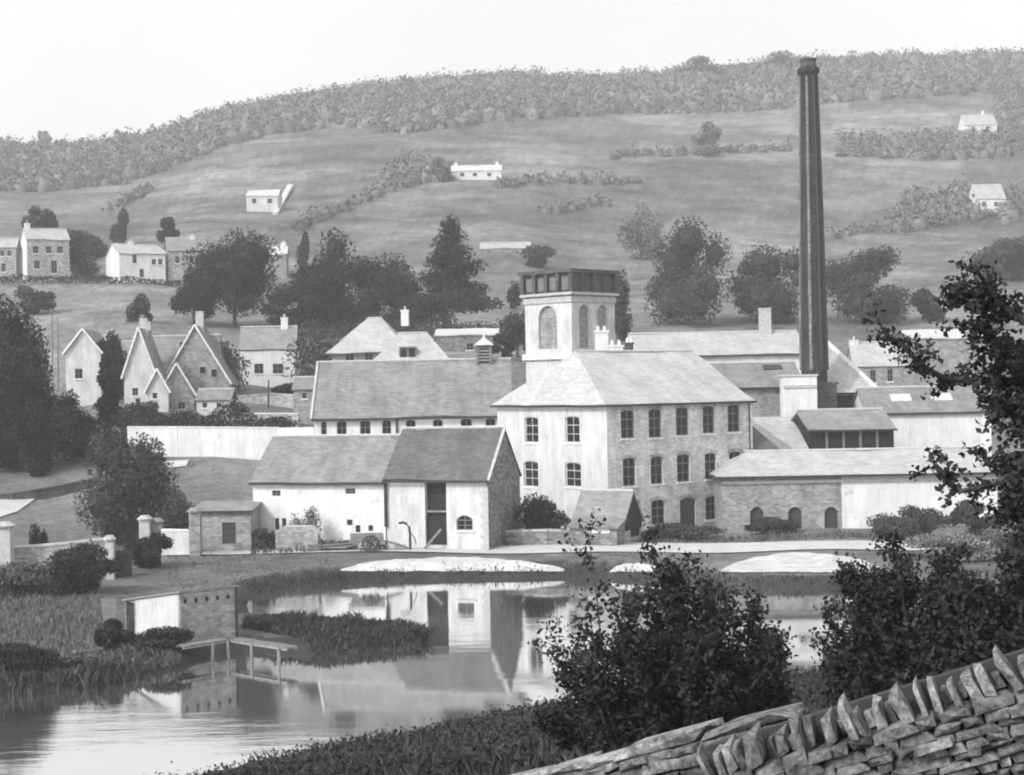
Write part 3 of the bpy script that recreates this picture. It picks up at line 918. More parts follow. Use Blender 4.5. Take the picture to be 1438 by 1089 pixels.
# sheds behind it
lv = Bld("louvred_shed", "dark boarded shed with low grey roof rising behind the long shed", "shed",
         1137, 1255, 133.5, 604, yaw=3, depth=7.5, vr=578, base=.3, wall="boards", roof="slate_grey", over=.35, gutter=True)
for i in range(5):
    u = 1142 + i * 22.5
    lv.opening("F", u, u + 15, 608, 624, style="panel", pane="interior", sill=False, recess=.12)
lv.build()
for i in range(1, 5): part("post", MB().box(lv.L * i / 5 - .1, -.06, lv.H - 1.9, lv.L * i / 5 + .1, -.003, lv.H - .05), "pale_timber", lv.root)
wl = Bld("lean_to", "pale lean-to roof sloping between the mill end and the boarded shed", "lean-to",
         1062, 1136, 132.0, 640, yaw=0, depth=8.5, vr=588, base=.2, wall="limewash_old", roof="slate_pale", kind="lean", over=.2, gutter=False)
wl.build()
dk = Bld("outbuilding", "small outbuilding with steep dark roof tight against the mill's right end", "outbuilding",
         1050, 1098, 128.5, 637, yaw=8, depth=4.5, rise=2.4, base=-.2, wall="rubble", roof="slate_dark", kind="gable", a=.0, b=2.2, over=.3)
dk.build()
rw = Bld("workshop", "long workshop with blank white wall and grey roof right of the chimney", "workshop",
         1218, 1390, 143.0, 581, yaw=-3, depth=9, vr=546, base=2.0, wall="limewash", roof="slate_mid", over=.2)
rw.build()
part("pilaster", MB().box(rw.L - .6, -.2, 0, rw.L + .05, -.004, rw.H - .1), "stone_trim_pale", rw.root)
for u, v in ((1262, 557), (1318, 553)):
    x_, y_, z_ = rw.local(u, v, 146)
    sl = (rw.R - rw.H) / (rw.D / 2)
    part("skylight", MB().slab([(x_ - .9, 1.6, rw.H + 1.6 * sl + .3), (x_ + .9, 1.6, rw.H + 1.6 * sl + .3), (x_ + .9, 2.8, rw.H + 2.8 * sl + .36), (x_ - .9, 2.8, rw.H + 2.8 * sl + .36)], .16), "lead_pale", rw.roof)

gr = Bld("gabled_workshop", "workshop with pale slate slope and bold white verge at the chimney foot", "workshop",
         1150, 1228, 150.5, 549, yaw=0, depth=9.6, vr=476, base=2.0, wall="grey_stone", roof="slate_pale", kind="gable", b=4.0, over=.3)
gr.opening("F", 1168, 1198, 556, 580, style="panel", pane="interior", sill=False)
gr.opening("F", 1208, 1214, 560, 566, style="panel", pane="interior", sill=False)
gr.build()
z_ = gr.H - .3 * (gr.R - gr.H) / (gr.D / 2) + .14
part("hip_board", MB().tube([(gr.L + .3, -.3, z_ + .08), (gr.L - 4.0, gr.D / 2, gr.R + .26)], .27, 6), "frame_white", gr.roof)
part("eaves_board", MB().box(1.2, -.36, z_ - .12, gr.L + .3, -.305, z_ + .12), "frame_white", gr.roof)

wb = Bld("boiler_house", "small flat roofed white block at the left foot of the chimney", "boiler house",
         1099, 1147, 146.0, 529, yaw=-6, depth=4.5, base=1.5, wall="limewash", roof="lead_pale", kind="flat", over=.12, gutter=False)
wb.build()
part("string_course", MB().box(0.02, -.1, wb.H - 1.05, wb.L - .02, -.004, wb.H - .8), "stone_trim", wb.root)

lr = Bld("long_workshop", "long workshop roof with white upper wall between the mill and the chimney", "workshop",
         1000, 1128, 156.0, 545, yaw=0, depth=11, vr=512, base=1.5, wall="grey_stone", roof="slate_mid", over=.3)
lr.build()
x_, y_, z_ = lr.local(1085, 517, 160)
sl = (lr.R - lr.H) / (lr.D / 2)
part("skylight", MB().slab([(x_ - .9, 3.6, lr.H + 3.6 * sl + .26), (x_ + .9, 3.6, lr.H + 3.6 * sl + .26), (x_ + .9, 4.6, lr.H + 4.6 * sl + .3), (x_ - .9, 4.6, lr.H + 4.6 * sl + .3)], .12), "glass", lr.roof)
ur = Bld("store_building", "store building with broad pale roof and white strip of wall behind the mill", "store",
         890, 1130, 170.0, 501, yaw=0, depth=11, vr=469, base=2.0, wall="limewash", roof="slate_pale", over=.25)
ur.build()
x_, _, _ = ur.local(1075, 440, 175)
ur.chimney(x_, 5.5, W(1075, 433, 175.5).z - ur.zb, 1.2, 1.0, "stone_trim", 0)

# ---- square tower
def tower():
    d = 152.0
    C = W(802, 410, d)
    zb = 1.0
    r = thing("mill_tower", "square tower with tall blind arches and dark balustraded top behind the mill", "tower", (C.x, C.y, zb), math.radians(45))
    # local: corner at origin, x to the back right, y to the back left
    s = 6.05
    zt = W(802, 424, d).z - zb           # top of the panelled shaft
    # shaft walls with recessed arched panels
    def panel_face(mb, pb, org, dr, nr, panels):
        P = lambda q, h, rr=0.0: (org[0] + dr[0] * q - nr[0] * rr, org[1] + dr[1] * q - nr[1] * rr, h)
        xs = sorted(set([0, s] + [p[0] for p in panels] + [p[1] for p in panels]))
        for xa, xb in zip(xs, xs[1:]):
            pp = [p for p in panels if p[0] <= xa + 1e-6 and p[1] >= xb - 1e-6]
            if not pp: mb.add([P(xa, 0), P(xb, 0), P(xb, zt), P(xa, zt)], [(0, 1, 2, 3)]); continue
            a, b, h0, h1 = pp[0]; rr = .3; R_ = (b - a) / 2
            mb.add([P(a, 0), P(b, 0), P(b, h0), P(a, h0)], [(0, 1, 2, 3)])
            n_ = 10
            ar = [(a + R_ - R_ * math.cos(math.pi * i / n_), h1 - R_ + R_ * math.sin(math.pi * i / n_)) for i in range(n_ + 1)]
            for (qa, za), (qb, zb_) in zip(ar, ar[1:]):
                mb.add([P(qa, za), P(qb, zb_), P(qb, zt), P(qa, zt), P(qa, za, rr), P(qb, zb_, rr)], [(0, 1, 2, 3), (0, 4, 5, 1)])
            mb.add([P(a, h0), P(b, h0), P(a, h0, rr), P(b, h0, rr), P(a, h1 - R_), P(a, h1 - R_, rr), P(b, h1 - R_), P(b, h1 - R_, rr)], [(0, 2, 3, 1), (0, 4, 5, 2), (1, 3, 7, 6)])
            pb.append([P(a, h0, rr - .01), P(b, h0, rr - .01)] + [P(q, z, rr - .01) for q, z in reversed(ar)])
    z0 = W(802, 489, d).z - zb; z1 = W(780, 424, d).z - zb - .25
    faces = [((0, s), (0, -1), (-1, 0), [(1.75, 4.15, z0, z1)], "L"), ((0, 0), (1, 0), (0, -1), [(1.0, 2.5, z0, z1), (3.55, 5.05, z0, z1)], "R"),
             ((s, 0), (0, 1), (1, 0), [(1.75, 4.15, z0, z1)], "B"), ((s, s), (-1, 0), (0, 1), [(1.75, 4.15, z0, z1)], "K")]
    mb = MB(); pans = []
    for org, dr, nr, pl, k in faces: panel_face(mb, pans, org, dr, nr, pl)
    part("shaft", mb, "limewash_old", r)
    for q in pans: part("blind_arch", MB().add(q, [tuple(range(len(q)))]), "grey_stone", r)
    part("base_course", MB().box(-.25, -.25, z0 - 1.0, s + .25, s + .25, z0 - .45), "limewash", r)
    part("string_course", MB().box(-.12, -.12, zt + .003, s + .12, s + .12, zt + .55), "stone_trim", r)
    zc_ = W(802, 410, d).z - zb
    part("frieze", MB().box(-.02, -.02, zt + .553, s + .02, s + .02, zc_ - .25), "grey_stone", r)
    part("cornice", MB().box(-.35, -.35, zc_ - .247, s + .35, s + .35, zc_), "stone_trim", r)
    zp = W(802, 377, d).z - zb
    # parapet tank: panels between dark posts under a heavy rail
    part("tank", MB().box(.1, .1, zc_ + .003, s - .1, s - .1, zp - .35), "brick_dark", r)
    k = 4
    for i in range(k + 1):
        q = -.05 + (s + .1) * i / k
        for (px_, py_) in ((q, -.12), (-.12, q)):
            if (px_, py_) == (-.12, -.05): continue
            part("post", MB().box(px_ - .2, py_ - .2, zc_ + .003, px_ + .2, py_ + .2, zp - .353), "brick_dark", r)
    for i in range(k):
        q = (s + .1) * (i + .5) / k - .05
        part("panel", MB().box(-.06, q - .42, zc_ + .25, .097, q + .42, zp - .7), "blind_panel", r)
        part("panel", MB().box(q - .42, -.02, zc_ + .25, q + .42, .097, zp - .7), "brick_dark", r)
    part("rail", MB().box(-.4, -.4, zp - .35, s + .4, s + .4, zp - .02), "brick_dark", r)
    return r
tower()
def pots(label, u, v, d, hgt, w, mat):
    q = W(u, v, d)
    r = thing("chimney_stack", label, "chimney", (q.x, q.y, q.z))
    part("stack", MB().box(-w / 2, -.35, 0, w / 2, .35, hgt), mat, r)
    part("cap", MB().box(-w / 2 - .08, -.43, hgt + .003, w / 2 + .08, .43, hgt + .16), mat, r)
    for sx in (-1, 1): part("chimney_pot", MB().lathe([(.14, 0), (.11, .4), (.14, .42)], 8, 0, (sx * w * .25, 0, hgt + .163)), "stone_trim_pale", r)
    return r
pots("bright white stack standing against the tower's right foot", 845, 492, 140, 1.5, 1.1, "limewash")
pots("low white stack on the mill ridge right of the tower", 865, 496, 138, .5, 1.2, "limewash")
pots("short black stack at the end of the white stacks on the mill ridge", 884, 494, 138, .6, .6, "brick_dark")

# ---- the great chimney
def great_chimney():
    d = 149.0
    q = W(1147, 585, d)
    zb = 2.0
    r = thing("factory_chimney", "tall dark tapering brick factory chimney with flared top", "chimney", (W(1141, 300, d).x - .12, d, zb))
    px = d / F
    hz = lambda v: W(1141, v, d).z - zb
    rb, rt = 38 * px / 2 * .97, 25 * px / 2 * .97
    n_ = 8
    prof = [(rb * 1.04, hz(575)), (rb, hz(520)), (rb * .93 + rt * .07, hz(470)), (rb * .55 + rt * .45, hz(300)), (rt * 1.0, hz(108))]
    part("shaft", MB().lathe(prof, n_, .5), "chimney_brick", r)
    part("collar", MB().lathe([(rt * 1.02, hz(107.5)), (rt * 1.32, hz(102)), (rt * 1.32, hz(97)), (rt * 1.02, hz(95))], n_, .5), "chimney_brick", r)
    part("crown", MB().lathe([(rt * .95, hz(94.9)), (rt * .88, hz(88)), (rt * .98, hz(85)), (rt * .98, hz(83)), (rt * .7, hz(83.2))], n_, .5), "brick_dark", r)
    for v in (160, 235, 310, 385, 450):
        k = (108 - v) / (108 - 575.0); rr = rt + (rb - rt) * k
        part("iron_band", MB().lathe([(rr * 1.03, hz(v + 1.2)), (rr * 1.03, hz(v - 1.2))], n_, .5), "iron", r)
    for k8 in range(8):
        g = 6.28318 * (k8 + .5) / 8
        P_ = [(math.cos(g) * r_ * .985, math.sin(g) * r_ * .985, z_) for r_, z_ in prof[1:]]
        part("angle_strip", MB().tube(P_, [.17, .16, .14, .11], 6), "iron" if k8 not in (3, 5) else "rubble", r)
    w = 30 * px / 2
    part("plinth", MB().box(-w + .6, -rb * 1.25, -.5, w + .75, rb * 1.2, hz(541)), "brick_dark", r)
    part("plinth_course", MB().box(-w + .45, -rb * 1.35, hz(540.8), w + .9, rb * 1.3, hz(537)), "brick_dark", r)
    cx = rt * .2
    # lightning conductor down the front
    pts = [(prof[i][0] * math.sin(.39) * .4, -prof[i][0] * math.cos(.39) - .05, prof[i][1]) for i in range(len(prof))]
    part("conductor", MB().tube(pts, .05, 5), "iron", r)
great_chimney()

# ---- houses behind
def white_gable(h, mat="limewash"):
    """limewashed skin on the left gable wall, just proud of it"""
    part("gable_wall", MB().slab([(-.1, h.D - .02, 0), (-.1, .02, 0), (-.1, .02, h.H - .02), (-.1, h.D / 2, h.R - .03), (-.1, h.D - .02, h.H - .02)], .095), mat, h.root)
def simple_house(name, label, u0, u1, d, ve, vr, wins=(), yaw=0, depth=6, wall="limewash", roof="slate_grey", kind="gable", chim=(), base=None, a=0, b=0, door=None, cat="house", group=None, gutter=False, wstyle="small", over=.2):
    h = Bld(name, label, cat, u0, u1, d, ve, yaw=yaw, depth=depth, vr=vr, base=base, wall=wall, roof=roof, kind=kind, a=a, b=b, over=over, gutter=gutter, group=group)
    for w in wins: h.opening(w[0], *w[1:5], style=wstyle, sill=True, recess=.1)
    if door: h.opening("F", *door, style="door", sill=False)
    h.build()
    for (u, vt_) in chim:
        dd = d + depth / 2
        x_, y_, _ = h.local(u, vt_, dd)
        h.chimney(min(max(x_, .4), h.L - .4), depth / 2, W(u, vt_, dd).z - h.zb, .8, .7, "stone_trim_pale", 1)
    return h
simple_house("cottage", "white cottage with two windows and one chimney left of the mill wing", 337, 414, 188, 491, 461,
             [("F", 357, 370, 511, 525), ("F", 383, 398, 511, 525)], yaw=4, depth=6.0, wall="limewash", roof="slate_grey", chim=[(399, 446)], cat="cottage")
simple_house("house", "hip roofed house with pale slates behind the mill wing's left end", 466, 566, 178, 491, 449,
             [("F", 485, 497, 496, 508), ("F", 512, 524, 496, 508)], yaw=-6, depth=8, wall="grey_stone", roof="slate_pale", a=3.2, b=3.0, chim=[(573, 436)], over=.6)
dm = simple_house("house", "low hipped house with twin dark dormers just above the wing roof", 520, 632, 165, 512, 470, [], yaw=0, depth=7, wall="limewash", roof="slate_pale", a=2.6, b=2.4, over=.3)
for u in (567, 579):
    x_, y_, z_ = dm.local(u, 500, 166.4)
    dr = part("dormer", MB().box(x_ - .4, .7, dm.H + .2, x_ + .4, 2.4, dm.H + 1.75), "pale_timber", dm.root)
    part("pane", MB().box(x_ - .3, .66, dm.H + .35, x_ + .3, .697, dm.H + 1.6), "glass", dr)
simple_house("stone_shed", "dark walled shed under a bright flat roof behind the ventilator", 612, 704, 196, 472, 463, [("F", 655, 665, 482, 492)], depth=5, wall="rubble", roof="lead_pale", kind="lean", cat="shed")
simple_house("house", "house with pale roof and two upright windows right of the chimney", 1200, 1272, 168, 515, 483,
             [("F", 1222, 1230, 520, 538), ("F", 1246, 1254, 518, 536)], yaw=-4, depth=6, wall="grey_stone", roof="slate_pale", chim=[(1198, 478)], wstyle="small")
simple_house("shed", "grey shed under a bright flat roof half hidden by the right hand branches", 1284, 1400, 182, 476, 464, [("F", 1300, 1306, 484, 496)], depth=6, wall="grey_stone", roof="lead_pale", kind="lean", cat="shed")

# old gabled cottages among the left trees
def gable_cottage(label, u0, u1, d, ve, va, wins, yaw=0, depth=9, wall="rubble_pale", roof="slate_grey", chim=None):
    q = W((u0 + u1) / 2, va, d).z - W(u0, ve, d).z
    h = Bld("cottage", label, "cottage", u0, u1, d, ve, yaw=yaw, depth=depth, rise=q, wall=wall, roof=roof, kind="front", over=.25, verge=.15)
    for w in wins: h.opening("F", *w, style="small", recess=.1)
    h.build()
    za = h.H - .25 * (h.R - h.H) / (h.L / 2) + .14
    for sx in (-1, 1):
        part("verge_board", MB().tube([(h.L / 2 + sx * (h.L / 2 + .25), -.2, za), (h.L / 2, -.2, h.R + .14)], .13, 4), "stone_trim_pale", h.roof)
    if chim:
        x_, y_, _ = h.local(chim[0], chim[1], d + 4)
        part("chimney", MB().box(h.L / 2 - .4, 3.6, h.R - .6, h.L / 2 + .4, 4.4, W(chim[0], chim[1], d + 4).z - h.zb), "stone_trim", h.roof)
    return h
gable_cottage("pale round shouldered cottage gable with two dark windows beside the left trees", 92, 141, 168, 495, 464, [(98, 107, 482, 496), (105, 116, 518, 532)], yaw=4, wall="limewash_old", roof="slate_grey")
gable_cottage("narrow steep gabled cottage with a window high in its point", 174, 217, 166, 524, 462, [(186, 194, 545, 556), (190, 197, 560, 570)], yaw=5, wall="limewash_old", roof="slate_grey", chim=(190, 448))
gable_cottage("broad cottage with the steepest gable and a tall chimney", 228, 322, 172, 538, 458, [(240, 250, 560, 570), (262, 272, 560, 570), (290, 308, 560, 570)], yaw=3, wall="grey_stone", roof="slate_mid", chim=(250, 438))
gc = [o for o in bpy.data.objects if o.get("label", "").startswith("broad cottage with the steepest")][0]
for u, v, w, h_ in ((255, 486, 6, 12), (284, 520, 8, 9), (300, 524, 8, 11)):
    q = W(u, v, 171.9) - gc.location
    c_, s_ = math.cos(-gc.rotation_euler.z), math.sin(-gc.rotation_euler.z)
    x_ = q.x * c_ - q.y * s_
    k = 172 / F
    wo = part("window", MB().box(x_ - w * k / 2 - .07, -.08, q.z - h_ * k / 2 - .07, x_ + w * k / 2 + .07, -.003, q.z + h_ * k / 2 + .07), "stone_trim", gc)
    part("pane", MB().box(x_ - w * k / 2, -.1, q.z - h_ * k / 2, x_ + w * k / 2, -.083, q.z + h_ * k / 2), "glass", wo)
gable_cottage("small front cottage with pale left verge below the steepest gable", 224, 272, 163, 553, 512, [(233, 241, 566, 575), (250, 260, 565, 575)], yaw=14, wall="grey_stone", roof="slate_mid")

simple_house("cottage", "low old cottage roof stretching between the narrow and the steepest gables", 176, 300, 175, 535, 474, [("F", 200, 207, 545, 555)], depth=8, wall="rubble_pale", roof="slate_mid", cat="cottage", chim=[(205, 452)])
gable_cottage("little pale gabled cottage squeezed between the narrow gable and the front cottage", 206, 236, 162, 548, 520, [(214, 221, 552, 560)], yaw=4, depth=5, wall="limewash_old", roof="slate_grey")
simple_house("outbuilding", "low pale outbuilding under the right foot of the broad steep cottage", 276, 322, 158, 563, 549, [("F", 284, 291, 566, 573), ("F", 304, 311, 566, 573)], depth=4, wall="limewash_old", roof="slate_mid", cat="outbuilding")
simple_house("cottage", "grey cottage roof between the pale gable and the narrow gable", 138, 178, 174, 512, 482, [("F", 152, 158, 520, 530)], depth=6, wall="rubble_pale", roof="slate_mid", cat="cottage", chim=[(142, 470)])
wallrun("garden_wall", "pale stepped garden wall in front of the outbuilding by the cottages", [(300, 150, 584), (336, 149, 580), (420, 148, 580)], .4, "rubble_pale", "stone_trim_pale", .12)
simple_house("outbuilding", "grey roofed outbuilding filling the gap between the white cottage and the wing", 412, 462, 160, 548, 532, [("F", 424, 431, 552, 560)], depth=5, wall="grey_stone", roof="slate_mid", cat="outbuilding")
# terrace on the hill, left
def hill_house(label, u0, u1, d, vb, ve, vr, wall, roof, wins, chim=(), yaw=10, depth=6):
    return simple_house("hillside_house", label, u0, u1, d, ve, vr, wins, yaw=yaw, depth=depth, wall=wall, roof=roof, chim=chim, group="houses on the hillside terrace")
hill_house("grey hillside house cut off by the left edge of the view", -45, 22, 262, 390, 348, 336, "rubble_pale", "slate_pale", [("F", 0, 6, 352, 360), ("F", 10, 16, 352, 360), ("F", 2, 8, 370, 382)], [(-30, 326)])
hh = hill_house("hillside house with bright white left gable and pale roof edge", 38, 97, 260, 390, 336, 323, "rubble_pale", "slate_pale", [("F", 46, 54, 346, 356), ("F", 64, 72, 346, 356), ("F", 80, 88, 346, 356), ("F", 48, 56, 366, 378), ("F", 72, 80, 366, 384)], [(38, 314)], yaw=25)
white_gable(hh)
hh = hill_house("hillside house with the broadest white gable wall beside dark bushes", 168, 232, 258, 395, 356, 345, "limewash", "slate_pale", [("F", 186, 192, 358, 370), ("F", 213, 219, 364, 372), ("F", 222, 228, 364, 372), ("F", 196, 202, 378, 390)], [(186, 339)], yaw=27, depth=9)
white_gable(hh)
hill_house("grey hillside house with plain roof nearest the dark trees", 236, 290, 262, 392, 352, 336, "rubble_pale", "slate_grey", [("F", 246, 252, 360, 370), ("F", 266, 272, 360, 370)], [(271, 331)], yaw=16, depth=7)
hill_house("house with bright roof edge peeping over the round trees", 345, 402, 275, 385, 358, 346, "grey_stone", "lead_pale", [("F", 358, 364, 362, 370), ("F", 380, 386, 362, 370)], [(398, 340)], yaw=4)
def dg(u, v): return float(ghit(u, v, 318).y)
# white house on the open hill, with a rising wing wall
simple_house("hill_farm", "lone farmhouse on the open hill with a white wall climbing to its right", 346, 390, dg(368, 298), 276, 268, [("F", 354, 360, 279, 286), ("F", 376, 382, 279, 286)], depth=7, wall="limewash_old", roof="lead_pale", cat="farmhouse")
wallrun("boundary_wall", "white wall climbing the hill beside the lone farmhouse", [(386, dg(386, 302), 298), (396, dg(396, 284), 280), (408, dg(408, 264), 259)], 1.2, "limewash_old", "limewash_old", .1)
simple_house("hill_house", "long white house high on the hill above the mill", 634, 704, dg(668, 253), 241, 233, [("F", 646, 652, 243, 248), ("F", 664, 670, 243, 248), ("F", 684, 690, 243, 248)], depth=8, wall="limewash", roof="lead_pale", cat="house", chim=[(640, 229), (698, 228)])
simple_house("villa", "white villa with pointed gable high on the right hillside", 1356, 1400, dg(1378, 189), 176, 162, [("F", 1364, 1369, 178, 184), ("F", 1384, 1389, 178, 184)], depth=10, wall="limewash", roof="slate_pale", cat="villa", chim=[(1380, 156)])
simple_house("villa", "white villa with two roofs lower on the right hillside", 1372, 1412, dg(1392, 298), 280, 260, [("F", 1380, 1385, 284, 290), ("F", 1396, 1401, 284, 290)], depth=9, wall="limewash", roof="slate_pale", cat="villa")
simple_house("hill_house", "faint grey house row on the slope above the wing", 675, 745, dg(710, 366), 350, 342, [("F", 684, 689, 353, 360), ("F", 704, 709, 353, 360), ("F", 724, 729, 353, 360)], depth=7, wall="grey_stone", roof="slate_pale", cat="house")

# ------------------------------------------------------------------ hut, landing stage, wall by the lane, yard things
hut = Bld("boathouse", "small flat roofed boathouse with white side, grey vented front and dark door on the spit", "boathouse",
          253, 331, 76.5, 833, yaw=40, depth=5.6, base=-.9, wall="grey_stone", roof="grey_timber", kind="flat", over=.12, gutter=False, t=.09)
hut.opening("L", 165, 189, 845, 898, style="door", sill=False, recess=.2)
hut.build()
DROP = .85
for ch in list(hut.root.children):
    if ch.name.startswith("wall"):
        for v_ in ch.data.vertices:
            if v_.co.z > hut.H - .01: v_.co.z -= DROP * v_.co.y / hut.D
    if ch.name.startswith("roof"):
        for v_ in ch.data.vertices: v_.co.z -= DROP * v_.co.y / hut.D
x0_, x1_, _, _ = hut.rect("L", 192, 252, 840, 900)
ya, yb = hut.D - x1_, hut.D - x0_
za, zb_ = hut.H - .05 - DROP * ya / hut.D, hut.H - .05 - DROP * yb / hut.D
part("whitewashed_panel", MB().slab([(-.03, yb, .05), (-.03, ya, .05), (-.03, ya, za), (-.03, yb, zb_)], .027), "limewash_dull", hut.root)
for i in range(5):
    x_ = hut.L * (i + .45) / 5.2
    h_ = hut.H - .42
    mb = MB(); n_ = 10
    mb.add([(x_ + .1 * math.cos(6.283 * k / n_), -.006, h_ + .12 * math.sin(6.283 * k / n_)) for k in range(n_)], [tuple(range(n_))])
    mb.tube([(x_, -.02, h_ + .13), (x_ + .001, -.02, h_ + .15)], .03, 5)
    part("vent", mb, "interior", hut.root)
part("corner_post", MB().box(hut.L - .06, -.05, 0, hut.L + .06, .3, hut.H), "dark_timber", hut.root)
q = W(150, 900, 79.5)
bd = thing("leaning_board", "pale board leaning beside the boathouse door", "board", (q.x, q.y, g1(q.x, q.y)))
part("board", MB().slab([(-.1, 0, 0), (.45, 0, 0), (.5, .1, 1.75), (-.28, .1, 1.8)], .05), "pale_timber", bd)

def jetty():
    z = -.36
    a, b, c = hit(258, 908, z), hit(322, 898, z), hit(402, 910, z)
    r = thing("landing_stage", "narrow timber landing stage on four thin posts below the boathouse", "landing stage", (a.x, a.y, WZ))
    o = Vector((a.x, a.y, WZ))
    for p0, p1 in ((a, b), (b, c)):
        e = (p1 - p0); ln = e.length; e.normalize(); nn = Vector((-e.y, e.x, 0))
        n_ = max(2, int(ln / .24))
        for i in range(n_):
            s0 = p0 + e * (ln * i / n_ + .01) - o; s1 = p0 + e * (ln * (i + 1) / n_ - .01) - o
            jz = random.uniform(-.015, .015)
            up = Vector((0, 0, jz))
            part("plank", MB().slab([s0 + up, s1 + up, s1 + nn * .7 + up, s0 + nn * .7 + up], .04), "pale_timber", r)
        for k in (.06, .6):
            part("bearer", MB().tube([p0 + nn * k - o - Vector((0, 0, .1)), p1 + nn * k - o - Vector((0, 0, .1))], .055, 6), "grey_timber", r)
    for u, k in ((299, .05), (320, .05), (354, .05), (392, .05)):
        t = (u - 258) / (322 - 258) if u < 322 else None
        p = a + (b - a) * t if t is not None else b + (c - b) * ((u - 322) / (402 - 322))
        p = p - o
        part("post", MB().tube([(p.x + random.uniform(-.08, .08), p.y - .06, -.9), (p.x, p.y - .06, .8)], .075, 7), "pale_timber", r)
jetty()

wallrun("stone_wall", "light stone wall by the pond's left end with a slim coping line", [(-60, 101, 772), (20, 101, 768), (100, 101.5, 761), (160, 102.5, 754)], .5, "rubble_pale", "stone_trim", .14)
pillar("gate_pillar", "tall pale pillar at the photo's left edge in front of the light stone wall", 8, 733, 800, 100, .85, "stone_trim")
pillar("gate_pillar", "slim pale pillar ending the light stone wall beside the sluice", 155, 752, 796, 102, .5, "stone_trim")
q0, q1 = W(161, 795, 102.8), W(186, 792, 103.2)
sl_ = thing("sluice_gate", "dark timber sluice gate in the opening beside the light stone wall", "sluice gate", (q0.x, q0.y, min(q0.z, g1(q0.x, q0.y)) - .3))
ww = (q1 - q0).length
for i in range(6): part("plank", MB().box(ww * i / 6 + .01, -.03, 0, ww * (i + 1) / 6 - .01, .04, 1.95 + .05 * (i % 2)), "dark_timber", sl_)
part("beam", MB().box(-.12, -.1, 1.55, ww + .1, -.034, 1.75), "dark_timber", sl_)
q0, q1 = W(126, 757, 100.4), W(156, 796, 99.6)
tag(link("leaning_pole", MB().tube([q0, q1], .06, 6).mesh("leaning_pole"), "dark_timber"), "dark pole leaning on the light stone wall", "pole")
for u, v0, v1, d, lab in ((377, 534, 575, 168, "thin dark pole standing before the white cottage"), (73, 438, 495, 176, "pale slim pole rising above the trees at the left"), (81, 446, 490, 178, "greyer pole just right of the pale slim pole")):
    a, b = W(u, v0, d), W(u, v1 + 10, d)
    b.z = min(b.z, g1(b.x, b.y))
    tag(link("pole", MB().tube([b, a], [.11, .08], 6).mesh("pole"), "dark_timber" if d == 168 else "pale_timber"), lab, "pole")

def cart():
    q = W(520, 768, 111.2)
    r = thing("farm_cart", "old farm cart with tipped shafts standing by the white barn", "cart", (q.x, q.y, g1(q.x, q.y)), math.radians(8))
    part("bed", MB().box(-1.3, -.6, .62, .9, .6, .72), "grey_timber", r)
    for y in (-.62, .62):
        for i in range(3): part("side_board", MB().box(-1.3, y - .02, .74 + i * .16, .9, y + .02, .88 + i * .16), "grey_timber", r)
    part("tail_board", MB().box(-1.34, -.6, .72, -1.303, .6, 1.15), "grey_timber", r)
    for y in (-.78, .78):
        w = part("wheel", MB(), None, r) if False else None
        mb = MB(); n_ = 16; R_ = .58
        for i in range(n_):
            a0, a1 = 6.28318 * i / n_, 6.28318 * (i + 1) / n_
            P = lambda g, rr, yy: (.0 + rr * math.cos(g), yy, .58 + rr * math.sin(g))
            mb.add([P(a0, R_, y - .05), P(a1, R_, y - .05), P(a1, R_, y + .05), P(a0, R_, y + .05), P(a0, R_ - .09, y - .05), P(a1, R_ - .09, y - .05), P(a1, R_ - .09, y + .05), P(a0, R_ - .09, y + .05)],
                   [(0, 1, 2, 3), (7, 6, 5, 4), (0, 4, 5, 1), (3, 2, 6, 7)])
        for i in range(8):
            g = 6.28318 * i / 8
            mb.tube([(0, y, .58), ((R_ - .08) * math.cos(g), y, .58 + (R_ - .08) * math.sin(g))], .03, 5)
        wh = part("wheel", mb, "dark_timber", r)
        part("hub", MB().tube([(0, y - .1, .58), (0, y + .1, .58)], .1, 8), "iron", wh)
    part("axle", MB().tube([(0, -.7, .58), (0, .7, .58)], .05, 6), "iron", r)
    for y in (-.4, .4): part("shaft", MB().tube([(.9, y, .68), (1.9, y, .42), (2.6, y, .12)], .05, 6), "pale_timber", r)
cart()
def pump():
    q = W(576, 766, 111.6)
    r = thing("water_pump", "dark iron standpipe with hooked spout against the barn wall", "water pump", (q.x, q.y, g1(q.x, q.y)))
    part("standpipe", MB().tube([(0, 0, -.2), (0, 0, 1.2), (-.04, 0, 1.6), (-.25, 0, 1.85), (-.5, 0, 1.92), (-.75, 0, 1.86)], .085, 8), "iron", r)
    part("trough", MB().box(-1.05, -.25, 0, -.35, .25, .4), "grey_stone", r)
    part("handle", MB().tube([(.05, 0, 1.2), (.3, 0, .9), (.42, 0, .4)], .035, 6), "iron", r)
pump()
q0, q1 = W(597, 770, 111.6), W(619, 744, 112.6)
tag(link("plank", MB().tube([q0, q1], .11, 4).mesh("plank"), "pale_timber"), "pale plank leaning against the tall dark cart door", "plank")
pp = W(468, 766, 112.0)
pile = thing("timber_pile", "low heap of rough grey poles lying before the white barn", "timber pile", (pp.x, pp.y, g1(pp.x, pp.y)))
for i in range(14):
    y, z = random.uniform(-.5, .5), .08 + .13 * (i // 5)
    part("timber", MB().tube([(-1.5 + random.uniform(-.3, .3), y, z + random.uniform(0, .1)), (1.3 + random.uniform(-.4, .4), y + random.uniform(-.2, .2), z + random.uniform(0, .5))], .06, 5), random.choice(["grey_timber", "dark_timber", "pale_timber"]), pile)
q = W(495, 1040, 58)
tag(link("stump_post", MB().tube([(q.x, 55.5, g1(q.x, 55.5) - .3), (q.x + .02, 55.5, g1(q.x, 55.5) + .62)], [.2, .17], 8).mesh("stump_post"), "grey_timber"), "short grey post standing at the near edge of the pond", "post")

